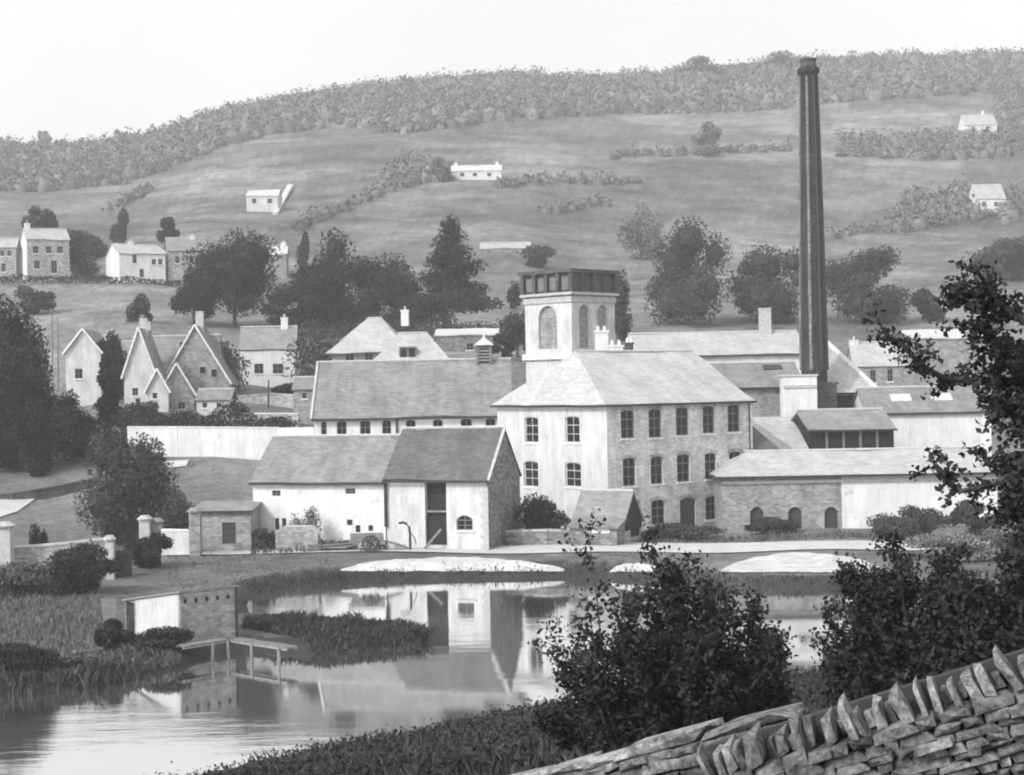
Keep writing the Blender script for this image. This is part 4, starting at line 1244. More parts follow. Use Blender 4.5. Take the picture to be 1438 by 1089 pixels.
# ------------------------------------------------------------------ vegetation
def leaf_mesh(name, pts, size, tone, aspect=.55, up=0.0, jitter=.35):
    """many small bent leaves (or leaf clumps): one quad of two bent triangles each"""
    pts = np.asarray(pts, float); n = len(pts)
    size = np.broadcast_to(size, (n,)) * RNG.uniform(1 - jitter, 1 + jitter, n)
    t = RNG.normal(size=(n, 3)); t[:, 2] += up
    t /= np.linalg.norm(t, axis=1)[:, None]
    r = RNG.normal(size=(n, 3)); b = np.cross(t, r); b /= np.linalg.norm(b, axis=1)[:, None] + 1e-9
    nn = np.cross(t, b)
    h = (size / 2)[:, None]
    P = np.stack([pts - t * h, pts + b * h * aspect + nn * h * .25, pts + t * h, pts - b * h * aspect + nn * h * .25], 1).reshape(-1, 3)
    me = bpy.data.meshes.new(name)
    me.vertices.add(4 * n); me.vertices.foreach_set("co", P.astype(np.float32).ravel())
    me.loops.add(4 * n); me.loops.foreach_set("vertex_index", np.arange(4 * n, dtype=np.int32))
    me.polygons.add(n); me.polygons.foreach_set("loop_start", np.arange(0, 4 * n, 4, dtype=np.int32))
    me.update()
    at = me.attributes.new("tone", 'FLOAT', 'POINT')
    at.data.foreach_set("value", np.repeat(np.clip(tone, 0, 1), 4).astype(np.float32))
    return me

def add_cores(me, L, T):
    """leafy mass inside each clump: a rough ball, joined to the leaf mesh"""
    V, Q = [], []
    nu_, nv_ = 7, 5
    for l in L:
        o = sum(len(a) for a in V)
        g = np.linspace(0, 2 * math.pi, nu_, endpoint=False)[None, :]; h = np.linspace(-1.25, 1.25, nv_)[:, None]
        r = .55 * RNG.uniform(.75, 1.15, (nv_, nu_))
        P = np.stack([l[0] + l[3] * r * np.cos(h) * np.cos(g), l[1] + l[4] * r * np.cos(h) * np.sin(g), l[2] + l[5] * r * np.sin(h) + 0 * g], -1).reshape(-1, 3)
        V.append(T(P))
        for i in range(nv_ - 1):
            for j in range(nu_): Q.append((o + i * nu_ + j, o + i * nu_ + (j + 1) % nu_, o + (i + 1) * nu_ + (j + 1) % nu_, o + (i + 1) * nu_ + j))
    bm = bmesh.new(); bm.from_mesh(me)
    lay = bm.verts.layers.float["tone"]
    vs = []
    for q in np.concatenate(V):
        v = bm.verts.new(q); v[lay] = RNG.uniform(.1, .7); vs.append(v)
    for q in Q: bm.faces.new([vs[i] for i in q])
    bm.to_mesh(me); bm.free()
def lobes(shape, k, rx, ry, rz):
    L = []
    for i in range(k):
        if shape == "cone":
            h = (i + .5) / k; a = RNG.uniform(0, 6.28); rr = (1 - h) * .75 * RNG.uniform(.3, 1)
            L.append((rr * rx * math.cos(a), rr * ry * math.sin(a), (h * 2 - 1) * rz * .95, (.16 + .42 * (1 - h)) * rx, (.16 + .42 * (1 - h)) * ry, rz * .16))
        else:
            v = RNG.normal(size=3); v /= np.linalg.norm(v); q = RNG.uniform(.35, .72)
            zq = v[2] * q
            if shape == "spread" and zq < 0: zq *= .6
            sc = RNG.uniform(.26, .48)
            L.append((v[0] * q * rx, v[1] * q * ry, zq * rz, sc * rx, sc * ry, sc * rz * RNG.uniform(.7, 1)))
    return L
def crown_points(L, n):
    vol = np.array([l[3] * l[4] for l in L]); c = RNG.choice(len(L), n, p=vol / vol.sum())
    A = np.array(L)[c]
    v = RNG.normal(size=(n, 3)); v /= np.linalg.norm(v, axis=1)[:, None]
    r = RNG.uniform(.45, 1.12, n) ** .7
    tone = RNG.uniform(0, 1, len(L))[c] * .5 + RNG.uniform(0, .5, n)
    return A[:, :3] + v * r[:, None] * A[:, 3:], tone
def tree(name, label, u, vt_, wpx, d, vb=None, crown_low=None, leaf="leaf_dark", shape="round", n=2600, lpx=4.6, group=None, bark="bark", k=18, cat="tree", lean=0.0, core=True):
    """crown top at pixel row vt_, spread wpx pixels; stands on the ground at distance d"""
    p = gpt(u, d)
    top = W(u, vt_, d).z
    H = top - p.z
    lowz = (W(u, crown_low, d).z - p.z) if crown_low else H * .22
    if cat == "bush": lowz = 0
    lowz = max(lowz, .02 * H)
    rx = wpx * d / F / 2; rz = (H - lowz) / 2; ry = min(rx, max(rx * .9, 1.0))
    r = thing(name, label, cat, p, 0, group)
    L = lobes(shape, k, rx, ry, rz)
    pts, tone = crown_points(L, int(n * 3.0))
    fit = []
    for i_, r_ in ((0, rx), (1, ry), (2, rz)):
        lo_, hi_ = np.percentile(pts[:, i_], [1, 99])
        fit.append(((lo_ + hi_) / 2, 2 * r_ / (hi_ - lo_)))
    def T(P):
        P = (P - np.array([f[0] for f in fit])) * np.array([f[1] for f in fit])
        P[:, 2] += lowz + rz
        P[:, 0] += lean * (P[:, 2] / H) ** 2
        P[:, 2] = np.maximum(P[:, 2], .05)
        return P
    pts = T(pts)
    cm = leaf_mesh("crown", pts, lpx * d / F, tone)
    if core: add_cores(cm, L, T)
    link("crown", cm, leaf, r)
    mb = MB()
    tr = max(.06, H * .022)
    trunk_top = lowz + rz * (1.5 if shape == "cone" else .5)
    mb.tube([(0, 0, -.4), (RNG.uniform(-.1, .1) * tr, 0, lowz * .5), (lean * .2, 0, lowz + rz * .2), (lean * .4, 0, trunk_top)], [tr * 1.35, tr, tr * .8, tr * .3], 7)
    for l in L[: 8]:
        z0 = lowz + rz * RNG.uniform(-.1, .4)
        e = Vector((l[0], l[1], l[2] + lowz + rz))
        s0 = Vector((0, 0, max(.1, min(z0, e.z))))
        mb.tube([s0, (s0 + e) / 2 + Vector((0, 0, -.05 * H)), e], [tr * .45, tr * .3, tr * .1], 5)
    part("trunk", mb, bark, r)
    return r

TG = "trees behind the mill"
# row of trees behind the white cottage and the wing
tree("tree", "round dark tree on a bare trunk above the white cottage", 330, 333, 112, 218, crown_low=438, n=3000, shape="round", group=TG)
tree("tree", "small dark tree at the left foot of the round dark tree", 272, 382, 58, 216, crown_low=446, n=1300, group=TG, k=10)
tree("tree", "low spreading tree filling the gap right of the round dark tree", 408, 398, 76, 214, crown_low=460, n=1500, group=TG, k=10)
tree("tree", "large full crowned dark tree behind the hip roofed house", 474, 334, 108, 222, crown_low=462, n=3000, group=TG)
tree("tree", "middling dark tree between the large full tree and the cedar", 549, 364, 84, 220, crown_low=462, n=2100, group=TG)
tree("cedar_tree", "tall pointed cedar with forked trunk standing over the flat white roof", 624, 316, 136, 216, crown_low=450, n=3600, shape="cone", group=TG, k=22)
tree("tree", "slim dark tree against the tower's left side", 727, 402, 44, 190, crown_low=490, n=1000, group=TG, k=9, leaf="leaf_mid")
tree("tree", "slim dark tree against the tower's right side", 871, 386, 34, 190, crown_low=480, n=700, group=TG, k=8, leaf="leaf_mid")
tree("tree", "tall tree with ragged top left of the factory chimney", 968, 318, 104, 232, crown_low=466, n=3200, group=TG, leaf="leaf_mid")
tree("tree", "broad low tree behind the factory chimney's left side", 1082, 350, 104, 236, crown_low=464, n=2400, group=TG, leaf="leaf_mid")
tree("tree", "broad rounded tree right of the factory chimney", 1212, 354, 122, 236, crown_low=468, n=3000, group=TG, leaf="leaf_mid")
tree("tree", "small bushy tree right of the broad rounded tree", 1303, 408, 46, 240, crown_low=462, n=800, group=TG, leaf="leaf_mid", k=9)
tree("tree", "dim distant tree at the photo's right edge above the hanging branches", 1420, 338, 96, 300, crown_low=440, n=1500, group=TG, leaf="leaf_mid", k=12)
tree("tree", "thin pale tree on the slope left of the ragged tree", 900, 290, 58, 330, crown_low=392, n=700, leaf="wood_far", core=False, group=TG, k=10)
tree("tree", "faint low tree behind the tower top", 757, 346, 40, 300, crown_low=385, n=600, leaf="leaf_mid", group=TG, k=8)
tree("tree", "low dark bush of a tree behind the tower's left parapet", 705, 470, 36, 186, crown_low=502, n=600, group=TG, k=8)
# small trees round the terrace
HG = "trees round the hillside terrace"
tree("tree", "tree behind the terrace rising over the pale roofed hillside house", 58, 293, 42, 285, crown_low=335, n=900, leaf="leaf_mid", group=HG, k=9)
tree("tree", "dark bushy tree between the two pale hillside houses", 116, 326, 62, 268, crown_low=390, n=1500, leaf="leaf_mid", group=HG, k=12)
tree("tree", "slender tree above the broad white gable on the terrace", 168, 296, 24, 290, crown_low=340, n=500, leaf="leaf_mid", group=HG, k=7)
tree("tree", "small dark tree above the plain grey hillside house", 237, 307, 28, 290, crown_low=338, n=500, group=HG, k=7)
tree("tree", "narrow upright tree beside the bright roof edge", 426, 328, 16, 276, crown_low=385, n=350, group=HG, k=7)
tree("tree", "thin small tree in the field under the terrace wall", 50, 404, 50, 222, crown_low=452, n=600, leaf="leaf_mid", group=HG, k=8)
tree("tree", "sparse young tree in the field above the gabled cottages", 194, 414, 34, 212, crown_low=452, n=350, leaf="leaf_mid", group=HG, k=7)
# left mass
LG = "dark trees at the left edge"
tree("tree", "large dark tree at the left edge overhanging the lane", 8, 436, 130, 142, crown_low=672, n=8000, lpx=5.5, group=LG, k=26)
tree("tree", "rounded dark tree in front of the large tree at the left edge", 48, 498, 100, 139, crown_low=660, n=5200, lpx=5.5, group=LG, k=18)
tree("conifer_tree", "dark pointed conifer left of the narrow gabled cottage", 150, 503, 62, 147, crown_low=612, n=2200, shape="cone", group=LG, k=16)
tree("bush", "dark shrub below the pale cottage gable", 104, 556, 60, 143, crown_low=622, n=1500, group=LG, k=10, cat="bush")
tree("tree", "leafy mid grey tree at the bend of the lane left of the barn", 182, 612, 112, 119, crown_low=762, n=4600, lpx=5.5, leaf="leaf_mid", k=20)
BG = "bushes round the pond and yard"
tree("bush", "round bush right of the leafy tree at the lane bend", 243, 688, 62, 118, crown_low=745, n=1300, leaf="leaf_mid", group=BG, k=10, cat="bush")
tree("bush", "dark bush hanging over the left bank before the light stone wall", 116, 768, 94, 96, crown_low=852, n=2600, group=BG, k=14, cat="bush")
tree("bush", "dark bush between the sluice and the bright road end", 208, 752, 60, 106, crown_low=798, n=1300, group=BG, k=10, cat="bush")
tree("bush", "low grey bush at the foot of the left edge pillar", 42, 790, 100, 97, crown_low=838, n=1300, leaf="leaf_pale", group=BG, k=10, cat="bush")
tree("bush", "small black bush on the bank above the light stone wall", 58, 738, 28, 106, crown_low=758, n=400, group=BG, k=6, cat="bush")
tree("bush", "dark bush at the water's edge in the lower left corner", 26, 908, 110, 70, crown_low=985, n=2600, group=BG, k=14, cat="bush")
tree("bush", "pale scrubby bush by the water right of the corner bush", 98, 915, 62, 71, crown_low=968, n=1100, leaf="leaf_scrub", group=BG, k=10, cat="bush")
tree("bush", "dark bush in front of the boathouse door", 160, 872, 50, 75, crown_low=950, n=1200, group=BG, k=10, cat="bush")
tree("bush", "low dark bush under the boathouse front", 225, 884, 90, 75, crown_low=948, n=1700, group=BG, k=12, cat="bush")
tree("bush", "dark shrub between the rubble gable and the mill's white wall", 764, 698, 66, 117, crown_low=750, n=1300, group=BG, k=10, cat="bush")
tree("bush", "low bush across the first arched doors of the long shed", 1086, 728, 70, 118.5, crown_low=756, n=1000, leaf="leaf_mid", group=BG, k=9, cat="bush")
tree("bush", "low weeds grown into a bush below the mill's door", 960, 738, 100, 117, crown_low=758, n=1200, leaf="leaf_mid", group=BG, k=12, cat="bush")
tree("bush", "rounded bush before the whitewashed end of the long shed", 1275, 716, 98, 112, crown_low=768, n=1800, leaf="leaf_mid", group=BG, k=12, cat="bush")
tree("bush", "rounded bush at the right end of the whitewashed wall", 1376, 706, 80, 112, crown_low=765, n=1500, leaf="leaf_mid", group=BG, k=11, cat="bush")
tree("bush", "pale sunlit scrub between the two rounded bushes and the pond", 1340, 752, 120, 104, crown_low=800, n=1300, leaf="leaf_scrub", group=BG, k=12, cat="bush")
tree("bush", "pale scrub at the photo's right edge above the dark bushes", 1430, 738, 90, 104, crown_low=800, n=1000, leaf="leaf_scrub", group=BG, k=10, cat="bush")

def hedge(name, label, pts, h, thick, leaf, n, lpx=5.5, cat="hedge"):
    """pts: (u, d) along the foot"""
    P = [gpt(u, d) for u, d in pts]
    r = thing(name, label, cat, P[0])
    seg = np.array([(q.x, q.y, q.z) for q in P]); ln = np.concatenate([[0], np.cumsum(np.linalg.norm(np.diff(seg, axis=0), axis=1))])
    s = RNG.uniform(0, ln[-1], n)
    c = np.stack([np.interp(s, ln, seg[:, i]) for i in range(3)], -1)
    hh = h * (1 + .25 * np.sin(s * 1.1) * np.sin(s * .37 + 1))
    c[:, 0] += RNG.uniform(-.5, .5, n) * thick; c[:, 1] += RNG.uniform(-.5, .5, n) * thick
    c[:, 2] += RNG.uniform(0, 1, n) ** .6 * hh
    tone = RNG.uniform(0, 1, n) * .6 + .4 * (np.sin(s * 2.1) * .5 + .5)
    c -= np.array(P[0])
    link("foliage", leaf_mesh("foliage", c, lpx * pts[0][1] / F, tone), leaf, r)
    mb = MB()
    for i in range(24):
        q = ln[-1] * (i + .5) / 24
        b = [float(np.interp(q, ln, seg[:, k])) - P[0][k] for k in range(3)]
        mb.tube([(b[0], b[1], b[2] - .2), (b[0] + .1, b[1], b[2] + h * .8)], [.07, .03], 5)
    part("stem", mb, "bark", r)
    return r
tree("tree", "small dark tree between the pale gable and the narrow gabled cottage", 158, 470, 40, 170, crown_low=545, n=900, group=HG, k=8)
tree("bush", "garden bush in front of the broad steep gabled cottage", 312, 556, 40, 160, n=700, leaf="leaf_mid", group=BG, k=8, cat="bush")
tree("bush", "garden bush between the pointed conifer and the narrow gabled cottage", 214, 566, 34, 156, n=600, leaf="leaf_mid", group=BG, k=8, cat="bush")
tree("bush", "dark garden bush under the white cottage's right end", 408, 540, 46, 182, n=700, group=BG, k=8, cat="bush")
tree("bush", "straggling pale shrub above the low grey wall before the white barn", 428, 716, 44, 113.6, n=420, leaf="leaf_scrub", group=BG, k=8, cat="bush", lpx=4)
tree("bush", "low weeds at the foot of the white barn left of the timber pile", 374, 742, 36, 114.2, n=350, leaf="leaf_mid", group=BG, k=7, cat="bush", lpx=4)
hedge("hedge", "long dark hedge topping the bright white wall below the cottages", [(168, 142.6), (230, 142.6), (300, 142.4), (360, 142.4), (415, 142)], 3.6, 1.2, "leaf_hedge", 9000, 4.5)
hedge("hedge", "low dark hedge in front of the terrace of hillside houses", [(-60, 255), (150, 255), (300, 257)], 1.2, 1.2, "leaf_mid", 1500, 4.5)
hedge("hedge", "dark scrubby hedge between the white cottage and the wing", [(415, 186), (450, 184), (490, 182)], 5.0, 3.0, "leaf_mid", 1600, 5.5)
hedge("hedge", "dark scrub between the broad steep cottage and the white cottage", [(296, 182), (320, 181), (336, 180)], 4.2, 2.5, "leaf_mid", 1300, 5.0)
hedge("hedge", "long hedge behind the hip roofed houses under the trees", [(420, 208), (560, 206), (720, 204)], 3.0, 2.0, "leaf_mid", 2600, 5.0)

# ---- hillside woods: far-off, read as masses
def scatter_wood(name, polys, n, size, leaf, dr=(320, 900), per=22, lsz=1.5, squash=.8):
    out = []
    tones = []
    while len(out) < n:
        u = RNG.uniform(-60, 1500, 4000); d = RNG.uniform(dr[0], dr[1], 4000)
        x = (u - CX) / F * d; z = G(x, d)
        zx, zz = x / d, (z - HC) / d
        uu = CX + F * (zx * cr - zz * sr); vv = CY - F * (zx * sr + zz * cr)
        ok = np.zeros(4000, bool)
        for p in polys: ok |= in_poly(p, uu, vv)
        for i in np.nonzero(ok)[0]: out.append((x[i], d[i], z[i]))
    out = np.array(out[:n])
    k = per
    v = RNG.normal(size=(n, k, 3)); v /= np.linalg.norm(v, axis=2)[..., None]
    v[..., 2] = np.abs(v[..., 2]) * squash * 1.6
    s = size * RNG.choice([.4, .55, .7, .9, 1.1], n) * RNG.uniform(.85, 1.15, n)
    pts = out[:, None, :] + v * (s[:, None, None] * RNG.uniform(.55, 1.05, (n, k, 1)))
    tone = np.clip(np.repeat(RNG.uniform(0, .8, n), k) + RNG.uniform(0, .2, n * k), 0, 1)
    me = leaf_mesh(name, pts.reshape(-1, 3), lsz, tone, .8)
    nu_ = 7
    hs = np.array([-.3, .25, .75, 1.25])
    g = np.linspace(0, 2 * math.pi, nu_, endpoint=False)
    ring = np.stack([np.stack([np.cos(h) * np.cos(g), np.cos(h) * np.sin(g), np.full(nu_, math.sin(h) * 1.25)], -1) for h in hs]).reshape(-1, 3)
    V = out[:, None, :] + ring[None] * (s * .62)[:, None, None] * RNG.uniform(.78, 1.12, (n, len(ring), 1))
    q = np.array([(i * nu_ + j, i * nu_ + (j + 1) % nu_, (i + 1) * nu_ + (j + 1) % nu_, (i + 1) * nu_ + j) for i in range(3) for j in range(nu_)])
    Q = (np.arange(n) * len(ring))[:, None, None] + q[None]
    c = bpy.data.meshes.new(name)
    c.vertices.add(V.shape[0] * V.shape[1]); c.vertices.foreach_set("co", V.astype(np.float32).ravel())
    c.loops.add(Q.size); c.loops.foreach_set("vertex_index", Q.astype(np.int32).ravel())
    c.polygons.add(Q.size // 4); c.polygons.foreach_set("loop_start", np.arange(0, Q.size, 4, dtype=np.int32)); c.update()
    at = c.attributes.new("tone", 'FLOAT', 'POINT'); at.data.foreach_set("value", np.repeat(tone[::k], len(ring)).astype(np.float32))
    bm = bmesh.new(); bm.from_mesh(me); bm.from_mesh(c); bm.to_mesh(me); bm.free()
    return stuff(link(name, me, leaf))
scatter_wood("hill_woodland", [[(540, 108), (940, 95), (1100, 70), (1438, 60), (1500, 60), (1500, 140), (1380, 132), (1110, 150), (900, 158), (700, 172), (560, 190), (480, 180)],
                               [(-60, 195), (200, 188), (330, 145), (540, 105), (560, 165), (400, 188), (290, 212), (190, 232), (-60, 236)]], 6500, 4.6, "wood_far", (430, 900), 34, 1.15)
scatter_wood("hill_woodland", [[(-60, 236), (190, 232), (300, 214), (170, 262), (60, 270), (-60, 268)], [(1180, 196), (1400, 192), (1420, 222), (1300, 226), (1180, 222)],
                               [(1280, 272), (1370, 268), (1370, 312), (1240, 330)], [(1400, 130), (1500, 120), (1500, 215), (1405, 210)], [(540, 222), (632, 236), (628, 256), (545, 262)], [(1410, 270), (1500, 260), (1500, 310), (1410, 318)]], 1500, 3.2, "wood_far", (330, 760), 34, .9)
def hedgerow(polys, w=3):
    P = []
    for line in polys:
        for (ua, va), (ub, vb) in zip(line, line[1:]):
            P.append([(ua, va - w), (ub, vb - w), (ub, vb + w), (ua, va + w)])
    return P
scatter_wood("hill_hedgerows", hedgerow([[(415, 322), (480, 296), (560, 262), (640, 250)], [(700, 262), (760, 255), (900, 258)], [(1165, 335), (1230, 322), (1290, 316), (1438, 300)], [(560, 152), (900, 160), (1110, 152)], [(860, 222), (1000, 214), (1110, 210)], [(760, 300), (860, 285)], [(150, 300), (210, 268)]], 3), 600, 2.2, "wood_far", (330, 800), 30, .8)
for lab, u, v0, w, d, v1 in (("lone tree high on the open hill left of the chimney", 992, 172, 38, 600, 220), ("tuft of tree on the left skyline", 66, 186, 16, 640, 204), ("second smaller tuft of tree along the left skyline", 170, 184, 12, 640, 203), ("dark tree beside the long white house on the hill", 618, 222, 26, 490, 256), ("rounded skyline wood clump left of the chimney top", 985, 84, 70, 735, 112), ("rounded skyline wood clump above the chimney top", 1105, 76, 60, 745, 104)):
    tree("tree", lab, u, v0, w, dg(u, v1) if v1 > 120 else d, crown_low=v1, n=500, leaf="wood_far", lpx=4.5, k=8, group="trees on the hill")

# ---- reeds on the spit, bank growth
def blades(name, pts, h, w, leaf, lean=.25, parent=None):
    pts = np.asarray(pts, float); n = len(pts)
    hh = h * RNG.uniform(.5, 1.15, n) * np.clip(.85 + .8 * wob(pts[:, 0], pts[:, 1], 2.3) + .4 * wob(pts[:, 1], pts[:, 0], .9), .3, 1.5)
    a = RNG.uniform(0, 6.28, n)
    dx, dy = np.cos(a), np.sin(a)
    l = RNG.normal(size=(n, 2)) * lean * hh[:, None]
    P = np.zeros((n, 4, 3))
    P[:, 0] = pts; P[:, 1] = pts; P[:, 2] = pts; P[:, 3] = pts
    P[:, 0, 0] -= dx * w / 2; P[:, 0, 1] -= dy * w / 2
    P[:, 1, 0] += dx * w / 2; P[:, 1, 1] += dy * w / 2
    P[:, 2, 0] += l[:, 0] + dx * w * .1; P[:, 2, 1] += l[:, 1] + dy * w * .1; P[:, 2, 2] += hh
    P[:, 3, 0] += l[:, 0] * .45 - dx * w * .4; P[:, 3, 1] += l[:, 1] * .45 - dy * w * .4; P[:, 3, 2] += hh * .6
    me = bpy.data.meshes.new(name)
    me.vertices.add(4 * n); me.vertices.foreach_set("co", P.reshape(-1, 3).astype(np.float32).ravel())
    me.loops.add(4 * n); me.loops.foreach_set("vertex_index", np.arange(4 * n, dtype=np.int32))
    me.polygons.add(n); me.polygons.foreach_set("loop_start", np.arange(0, 4 * n, 4, dtype=np.int32))
    me.update()
    at = me.attributes.new("tone", 'FLOAT', 'POINT'); at.data.foreach_set("value", np.repeat(RNG.uniform(0, 1, n), 4).astype(np.float32))
    return link(name, me, leaf, parent)
def poly_scatter(px, z, n, wet=False):
    P = np.array([tuple(hit(u, v, z))[:2] for u, v in px])
    lo, hi = P.min(0), P.max(0); out = []
    while len(out) < n:
        q = RNG.uniform(lo, hi, (n, 2)); q = q[in_poly(P.tolist(), q[:, 0], q[:, 1])]
        out += q.tolist()
    out = np.array(out[:n]); z_ = G(out[:, 0], out[:, 1])
    if not wet:
        k = z_ > WZ; out, z_ = out[k], z_[k]
    return np.concatenate([out, z_[:, None]], 1)
stuff(blades("reeds", poly_scatter([(346, 874), (480, 880), (560, 883), (600, 889), (604, 898), (560, 908), (480, 914), (440, 917), (420, 905), (340, 892)], -1.0, 6000, True), .42, .09, "reed", .45))
stuff(blades("bank_grass", poly_scatter([(180, 915), (250, 912), (258, 934), (190, 950), (110, 968), (0, 975), (0, 940)], -.9, 3500), .32, .07, "grass_blade", .5))
stuff(blades("bank_grass", poly_scatter([(232, 784), (460, 786), (470, 806), (640, 806), (790, 808), (800, 784), (1000, 781), (1010, 810), (1240, 808), (1240, 822), (1000, 820), (800, 809), (480, 814), (345, 824), (240, 830)], -.5, 3500), .16, .07, "grass_blade"))
stuff(blades("yard_weeds", poly_scatter([(352, 764), (450, 766), (470, 762), (545, 764), (545, 775), (352, 779)], 0.0, 1600), .5, .07, "reed", .5))
stuff(blades("verge_grass", poly_scatter([(705, 765), (900, 758), (1200, 755), (1240, 760), (1000, 765), (705, 769)], -.1, 2500), .4, .07, "grass_blade", .5))
stuff(blades("meadow_grass", poly_scatter([(-40, 830), (160, 840), (150, 905), (-40, 935)], -.6, 4000), .35, .07, "grass_blade"))
# dark sedge along the far water line
def shore(i0, i1, n, spread=.5):
    P = POND[i0:i1]; s = np.concatenate([[0], np.cumsum(np.hypot(*np.diff(P, axis=0).T))])
    t = RNG.uniform(0, s[-1], n)
    x = np.interp(t, s, P[:, 0]) + RNG.normal(size=n) * spread; y = np.interp(t, s, P[:, 1]) + RNG.normal(size=n) * spread
    z = np.maximum(G(x, y), WZ - .1)
    return np.stack([x, y, z], -1)
stuff(blades("sedge", shore(POND_PX.index((352, 832)), POND_PX.index((1380, 845)), 3500, .35), .28, .08, "reed"))
stuff(blades("sedge", shore(0, POND_PX.index((258, 936)), 2000, .35), .6, .08, "reed"))
def near_bank(n, u0, u1, d0, d1):
    u = RNG.uniform(u0, u1, n); d = RNG.uniform(d0, d1, n)
    x = (u - CX) / F * d; z = G(x, d); k = pond_dist(x, d) > .05
    return np.stack([x, d, z], -1)[k]
stuff(blades("bank_grass", near_bank(26000, 150, 1480, 26, 72), .26, .045, "reed", .4))
stuff(blades("bank_grass", near_bank(9000, 300, 1500, 10.5, 28), .3, .035, "reed", .4))
pts = near_bank(9000, 200, 1480, 24, 70)
keep = np.sin(pts[:, 0] * .9 + 1) * np.sin(pts[:, 1] * .5) + RNG.uniform(-.8, .8, len(pts)) > .1
pts = pts[keep]; pts = np.repeat(pts, 7, 0) + RNG.normal(size=(len(pts) * 7, 3)) * np.array([.22, .3, .1]) + np.array([0, 0, .12])
stuff(link("undergrowth", leaf_mesh("undergrowth", pts, .13, RNG.uniform(0, 1, len(pts))), "leaf_dark"))

# ---- near bushes and the overhanging tree: stems, twigs and single leaves
def shrub(label, u, d, vt_, wpx, n_stem, n_leaf, leaf="leaf_dark", lsz=.085, vb=None, bias=0.0, name="bush", group=None, fan=1.0):
    p = gpt(u, d)
    H = W(u, vt_, d).z - p.z
    rx = wpx * d / F / 2
    r = thing(name, label, "bush", p, 0, group)
    mb = MB(); pts = []
    for i in range(n_stem):
        a = RNG.uniform(0, 6.28); q = math.sqrt(RNG.uniform(0, 1)) * fan
        hx = q * math.cos(a) * rx + bias * rx * .4; hy = q * math.sin(a) * rx * .8
        hh = H * (1 - .55 * min(1, q) ** 1.6) * RNG.uniform(.72, 1.03)
        b0 = Vector((RNG.normal() * .18, RNG.normal() * .18, -.1))
        ctrl = Vector((hx * .35, hy * .35, hh * .45)); e = Vector((hx, hy, hh))
        path = [b0 * (1 - t) ** 2 + ctrl * 2 * t * (1 - t) + e * t * t for t in np.linspace(0, 1, 7)]
        if i % 4 == 0:       # long shoots that stand out of the bush
            path = [b0 * (1 - t) ** 2 + ctrl * 2 * t * (1 - t) + (e * 1.22) * t * t for t in np.linspace(0, 1, 7)]
        rr = RNG.uniform(.018, .03)
        mb.tube(path, [rr * (1 - .8 * t) for t in np.linspace(0, 1, 7)], 5)
        for t in np.arange(.25, 1.0, .09):
            k = min(5, int(t * 6)); o = path[k] + (path[k + 1] - path[k]) * (t * 6 - k)
            g = RNG.uniform(0, 6.28); ln = H * RNG.uniform(.1, .24) * (1.15 - t * .6)
            tip = o + Vector((math.cos(g) * ln, math.sin(g) * ln, ln * RNG.uniform(.2, 1.0)))
            mb.tube([o, (o + tip) / 2 + Vector((0, 0, ln * .08)), tip], [.008, .006, .003], 3, False)
            pts.append((o, tip))
        pts.append((path[4], path[6] + Vector((0, 0, .06)))); pts.append((path[5], path[6]))
    per = max(1, n_leaf // len(pts))
    q = []
    for o, tip in pts:
        t = RNG.uniform(.1, 1.05, per)[:, None]
        q.append(np.array(o) * (1 - t) + np.array(tip) * t + RNG.normal(size=(per, 3)) * lsz * .75)
    q = np.concatenate(q)
    q[:, 2] = np.maximum(q[:, 2], .03)
    tone = RNG.uniform(0, 1, len(q)) * .6 + np.repeat(RNG.uniform(0, .4, len(pts)), per)
    link("foliage", leaf_mesh("foliage", q, lsz, tone, .6), leaf, r)
    part("stem", mb, "bark", r)
    return r
SG = "shrubs growing on the near bank"
shrub("large dark leafy bush in the middle behind the roadside wall", 975, 22.5, 768, 270, 44, 14000, lsz=.085, group=SG)
shrub("spreading arm of bush at the left of the large dark bush", 872, 22.0, 800, 160, 20, 5500, lsz=.08, group=SG, bias=-.6)
shrub("low straggling bush at the left foot of the large dark bush", 840, 23.5, 945, 170, 16, 5000, lsz=.075, group=SG, bias=-.3)
shrub("right shoulder of bush growing beside the large dark bush", 1058, 23, 830, 120, 16, 6000, lsz=.08, group=SG, bias=.3)
shrub("dense dark bush at the right filling the bank above the coping stones", 1290, 19.5, 758, 250, 54, 24000, lsz=.075, group=SG)
shrub("dense dark bush running out of the view at the right edge", 1440, 19.0, 745, 250, 50, 20000, lsz=.075, group=SG)
shrub("dense dark bush between the coping stones and the right edge bush", 1372, 18.6, 790, 200, 30, 13000, lsz=.075, group=SG)
shrub("lower left skirt of the dense bush near the water", 1222, 20.5, 830, 130, 22, 9000, lsz=.07, group=SG)

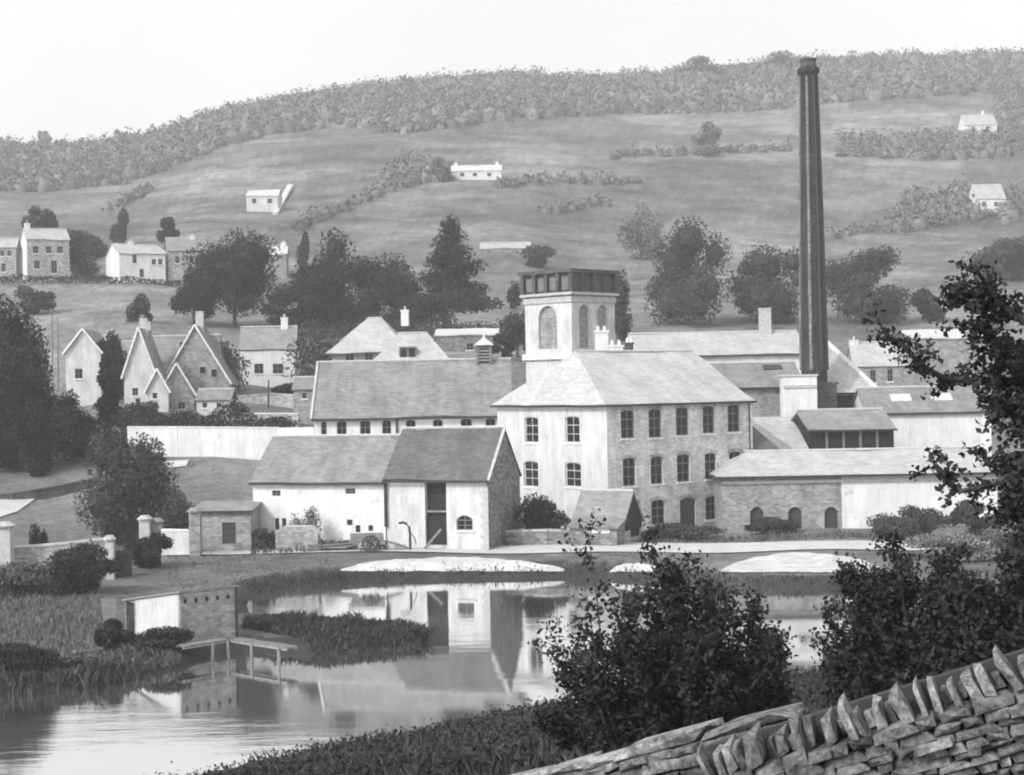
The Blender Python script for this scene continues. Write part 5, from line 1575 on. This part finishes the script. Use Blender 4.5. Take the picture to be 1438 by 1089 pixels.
def overhang():
    d = 16.0
    base = gpt(1830, d + .5)
    r = thing("overhanging_tree", "tree outside the right edge hanging dark leafy branches into the view", "tree", base)
    o = Vector(base)
    mb = MB(); pts = []
    Wp = lambda u, v, dd=0.0: W(u, v, d + dd) - o
    trunk = [Vector((0, 0, -.4)), Wp(1815, 900), Wp(1790, 700), Wp(1760, 520), Wp(1740, 330), Wp(1760, 120)]
    mb.tube(trunk, [.26, .22, .19, .16, .12, .05], 9)
    boughs = [
        ([(1762, 540, 0), (1620, 500, -.5), (1500, 480, -.7), (1440, 452, -.8), (1402, 425, -.8), (1378, 388, -.9), (1350, 372, -.9)], 16, 36),
        ([(1440, 452, -.8), (1400, 438, -.6), (1370, 420, -.6), (1338, 412, -.5)], 9, 20),
        ([(1775, 640, 0), (1620, 590, .3), (1500, 560, .5), (1430, 540, .5), (1370, 535, .4), (1325, 532, .4), (1290, 510, .3), (1262, 480, .3), (1240, 466, .3)], 22, 30),
        ([(1430, 540, .5), (1410, 500, .3), (1395, 470, .2), (1362, 462, .1)], 12, 34),
        ([(1500, 560, .5), (1450, 575, .2), (1410, 580, 0), (1385, 560, 0)], 12, 36),
        ([(1500, 560, .5), (1440, 505, -.3), (1420, 480, -.4)], 12, 34),
        ([(1500, 560, .5), (1470, 600, .1), (1420, 600, 0)], 10, 26),
        ([(1785, 730, 0), (1640, 670, -.4), (1520, 655, -.6), (1440, 660, -.7), (1390, 682, -.7), (1350, 690, -.7), (1322, 668, -.6), (1305, 640, -.6)], 18, 26),
        ([(1440, 660, -.7), (1415, 700, -.6), (1425, 730, -.6)], 10, 28),
        ([(1520, 655, -.6), (1440, 645, -.2), (1400, 655, -.2), (1375, 640, -.2)], 9, 24),
        ([(1520, 655, -.6), (1470, 700, -.4), (1440, 745, -.4)], 10, 28),
        ([(1750, 420, 0), (1640, 360, 0), (1540, 300, .3), (1500, 260, .4)], 14, 50),
        ([(1745, 350, 0), (1850, 260, .6), (1960, 250, .8)], 16, 60),
        ([(1780, 600, 0), (1900, 500, .6), (2020, 470, .9)], 18, 60),
        ([(1755, 200, 0), (1680, 120, -.5), (1600, 90, -.6)], 16, 60),
        ([(1755, 160, 0), (1830, 60, .5), (1880, 0, .5)], 16, 60),
    ]
    q = []
    tone = []
    for line, nt_, sp in boughs:
        P = [Wp(*a) for a in line]
        r0 = .07 if len(line) > 4 else .03
        mb.tube(P, [max(.008, r0 * (1 - i / len(P))) for i in range(len(P))], 6)
        A = np.array([tuple(a) for a in P]); ln = np.concatenate([[0], np.cumsum(np.linalg.norm(np.diff(A, axis=0), axis=1))])
        for k in range(nt_ * 3):
            s = ln[-1] * RNG.uniform(.28, 1.02)
            c = np.array([np.interp(s, ln, A[:, j]) for j in range(3)])
            tip = c + RNG.normal(size=3) * np.array([1, 1.2, .8]) * sp * .6 * d / F
            mb.tube([c, tip], [.007, .003], 3, False)
            n_ = 22
            t = RNG.uniform(.2, 1.1, n_)[:, None]
            q.append(c * (1 - t) + tip * t + RNG.normal(size=(n_, 3)) * .045)
            tone.append(np.full(n_, RNG.uniform(0, .5)) + RNG.uniform(0, .5, n_))
    q = np.concatenate(q); tone = np.concatenate(tone)
    link("foliage", leaf_mesh("foliage", q, .07, tone, .65), "leaf_dark", r)
    part("trunk", mb, "bark", r)
overhang()

# ------------------------------------------------------------------ roadside wall in front
def rock(w, h, dp, rough=.12, lean=0.0):
    """an uneven stone, 14 corners: a jittered box with bulging faces"""
    j = lambda s: random.uniform(-1, 1) * rough * s
    vs = [(sx * w / 2 + j(min(w, h)), sy * dp / 2 + j(h), sz * h / 2 + j(min(w, h))) for sz in (-1, 1) for sx, sy in ((-1, -1), (1, -1), (1, 1), (-1, 1))]
    vs = [(x * (.9 + .08 * random.random()) + lean * z, y, z * (.88 + .1 * random.random())) for x, y, z in vs]
    cs = [(0, -dp * .56, 0), (w * .54, 0, 0), (0, dp * .56, 0), (-w * .54, 0, 0), (0, 0, -h * .52), (0, 0, h * .54)]
    vs += [(x + j(w) * .3 + lean * z, y + j(h) * .3, z + j(h) * .3) for x, y, z in cs]
    q = [(0, 1, 5, 4), (1, 2, 6, 5), (2, 3, 7, 6), (3, 0, 4, 7), (3, 2, 1, 0), (4, 5, 6, 7)]
    fs = []
    for c, f in enumerate(q):
        for i in range(4): fs.append((f[i], f[(i + 1) % 4], 8 + c))
    return MB().add(vs, fs)
def roadside_wall():
    def P(u, d, v): return W(u, v, d)
    vb = lambda u: 964 + (1438 - u) * .2985         # foot line of the coping in the photo
    a, b = P(1560, 8.35, vb(1560)), P(960, 8.95, vb(960))
    e2 = Vector((b.x - a.x, b.y - a.y, 0)); ln2 = e2.length; e2.normalize()
    slope = (b.z - a.z) / ln2
    tang = Vector((e2.x, e2.y, slope)).normalized()         # downhill along the wall, to the left
    nrm = Vector((e2.y, -e2.x, 0)).normalized()
    if nrm.y > 0: nrm = -nrm
    upv = nrm.cross(tang) if nrm.cross(tang).z > 0 else tang.cross(nrm)
    r = thing("roadside_wall", "rough dry stone wall with upright coping stones sloping across the lower right corner", "wall", a)
    ang = math.atan2(e2.y, e2.x)
    M = Matrix((tang, -nrm, upv)).transposed().to_4x4()     # local x along the wall, y away from us, z up the wall
    def at(s, y, z, rot=0.0):
        p = tang * s - nrm * y + upv * z
        return Matrix.Translation(p) @ M @ Matrix.Rotation(rot, 4, 'Y')
    total = ln2 * 1.9
    # core, dark in the joints
    core = MB().box(-1.0, .07, -1.6, total, .42, -.02)
    oc = part("core", core, "gap_shade", r); oc.matrix_local = Matrix.Translation((0, 0, 0)) @ M
    oc = part("core", MB().box(-1.0, .33, -.05, ln2 * 1.0, .41, .12), "gap_shade", r); oc.matrix_local = M.copy()  # dark strip behind the coping stones, painted shade for the gaps
    meshes = [rock(1, 1, 1, .15).mesh("stone") for _ in range(14)]
    cope_m = [rock(1, 1, 1, .15).mesh("coping_stone") for _ in range(12)]
    for m_ in meshes: m_.materials.append(MATS["field_stone"])
    for m_ in cope_m: m_.materials.append(MATS["coping_stone_grey"])
    def put(name, me, mtx, sx, sy, sz):
        o = bpy.data.objects.new(name, me); COL.objects.link(o); o.parent = r
        o.matrix_local = mtx @ Matrix.Diagonal((sx, sy, sz, 1))
        return o
    n = 0
    z = -.01
    row = 0
    while z > -.75:
        h = random.uniform(.035, .062)
        s = -.5 + random.uniform(0, .1)
        while s < total:
            w = random.uniform(.07, .2) if random.random() < .85 else random.uniform(.2, .32)
            w *= .7 + h * 5
            zc_, sc_ = z - h / 2, s + w / 2
            u_, v_ = proj(a + tang * sc_ + upv * zc_)
            if 700 < u_ < 1500 and v_ < 1112 and n < 230:
                put("stone", random.choice(meshes), at(sc_, .05 + random.uniform(-.025, .03), zc_, random.uniform(-.05, .05)), w * .96, .2, h * .97)
                n += 1
            s += w
        z -= h
        row += 1
    # the wall runs on to the right, past the edge of the view: its courses joined in one part
    far_ = MB(); z = -.01
    while z > -.8:
        h = random.uniform(.04, .06); s = -2.6 + random.uniform(0, .1)
        while s < -.52:
            w = min(random.uniform(.1, .24), max(.06, -.5 - s))
            q = rock(w * .95, h * .97, .2, .12)
            far_.add([(x + s + w / 2, y + .05, zz + z - h / 2) for x, y, zz in q.v], q.f)
            s += w
        z -= h
    far_.box(-2.6, .07, -1.6, -1.002, .42, -.02)
    o = part("stone_courses", far_, "field_stone", r); o.matrix_local = M.copy(); stuff(o)
    # upright coping stones, leaning and uneven
    s = -2.5
    lim = ln2 * .99
    while s < lim:
        w = random.choice([random.uniform(.028, .045), random.uniform(.035, .06), random.uniform(.05, .085)])
        h = random.uniform(.12, .21)
        rot = random.gauss(.06, .13)
        put("coping_stone", random.choice(cope_m), at(s + w / 2, .16 + random.uniform(-.08, .06), h / 2 - .015, rot), w, random.uniform(.2, .28), h)
        g_ = random.uniform(.028, .07) if random.random() < .7 else .004
        if g_ > .045:        # a short sunken stone in the gap
            put("coping_stone", random.choice(meshes), at(s + w * 1.1 + g_ / 2, .24, .035, random.gauss(0, .1)), g_ * .8, .16, random.uniform(.07, .12))
        s += w * 1.12 + g_
    # lower stretch: rubble topped by long flat slabs, running on behind the uprights
    c0, c1 = P(1075, 9.35, 1003), P(690, 10.4, 1098)
    t2 = (c1 - c0); ln3 = t2.length; t2.normalize()
    n2 = Vector((t2.y, -t2.x, 0)).normalized()
    if n2.y > 0: n2 = -n2
    u2 = n2.cross(t2) if n2.cross(t2).z > 0 else t2.cross(n2)
    M2 = Matrix((t2, -n2, u2)).transposed().to_4x4()
    def at2(s, y, z, rot=0.0): return Matrix.Translation(c0 - a + t2 * s - n2 * y + u2 * z) @ M2 @ Matrix.Rotation(rot, 4, 'Y')
    oc = part("core", MB().box(-.1, .06, -1.2, ln3, .36, -.07), "gap_shade", r); oc.matrix_local = Matrix.Translation(c0 - a) @ M2
    s = -.1
    while s < ln3:
        w = random.uniform(.25, .6)
        put("cap_slab", random.choice(cope_m), at2(s + w / 2, .17 + random.uniform(-.04, .04), -.03 + random.uniform(-.012, .012), random.uniform(-.04, .04)), w, .34, random.uniform(.045, .07))
        s += w * .98
    z = -.065
    while z > -.42:
        h = random.uniform(.045, .08)
        s = random.uniform(-.1, 0)
        while s < ln3:
            w = random.uniform(.1, .3)
            sc_ = c0 + t2 * (s + w / 2) + u2 * (z - h / 2)
            u_, v_ = proj(sc_)
            if v_ < 1110: put("stone", random.choice(meshes), at2(s + w / 2, .05 + random.uniform(-.03, .03), z - h / 2, random.uniform(-.12, .12)), w * .95, .2, h * .96)
            s += w
        z -= h
roadside_wall()

# ------------------------------------------------------------------ haze
if HAZE_DENSITY > 0:
    mb = MB().box(-1150, -12, -6.0, 1150, 1320, 330)
    me = mb.mesh("haze")
    hm = bpy.data.materials.new("haze_air"); hm.use_nodes = True
    n = hm.node_tree
    n.nodes.remove(n.nodes["Principled BSDF"])
    pv = n.nodes.new("ShaderNodeVolumePrincipled")
    pv.inputs["Color"].default_value = (.92, .92, .92, 1)
    pv.inputs["Density"].default_value = HAZE_DENSITY
    pv.inputs["Anisotropy"].default_value = .2
    n.links.new(pv.outputs[0], n.nodes["Material Output"].inputs["Volume"])
    me.materials.append(hm)
    o = bpy.data.objects.new("haze", me); COL.objects.link(o)
    stuff(o)
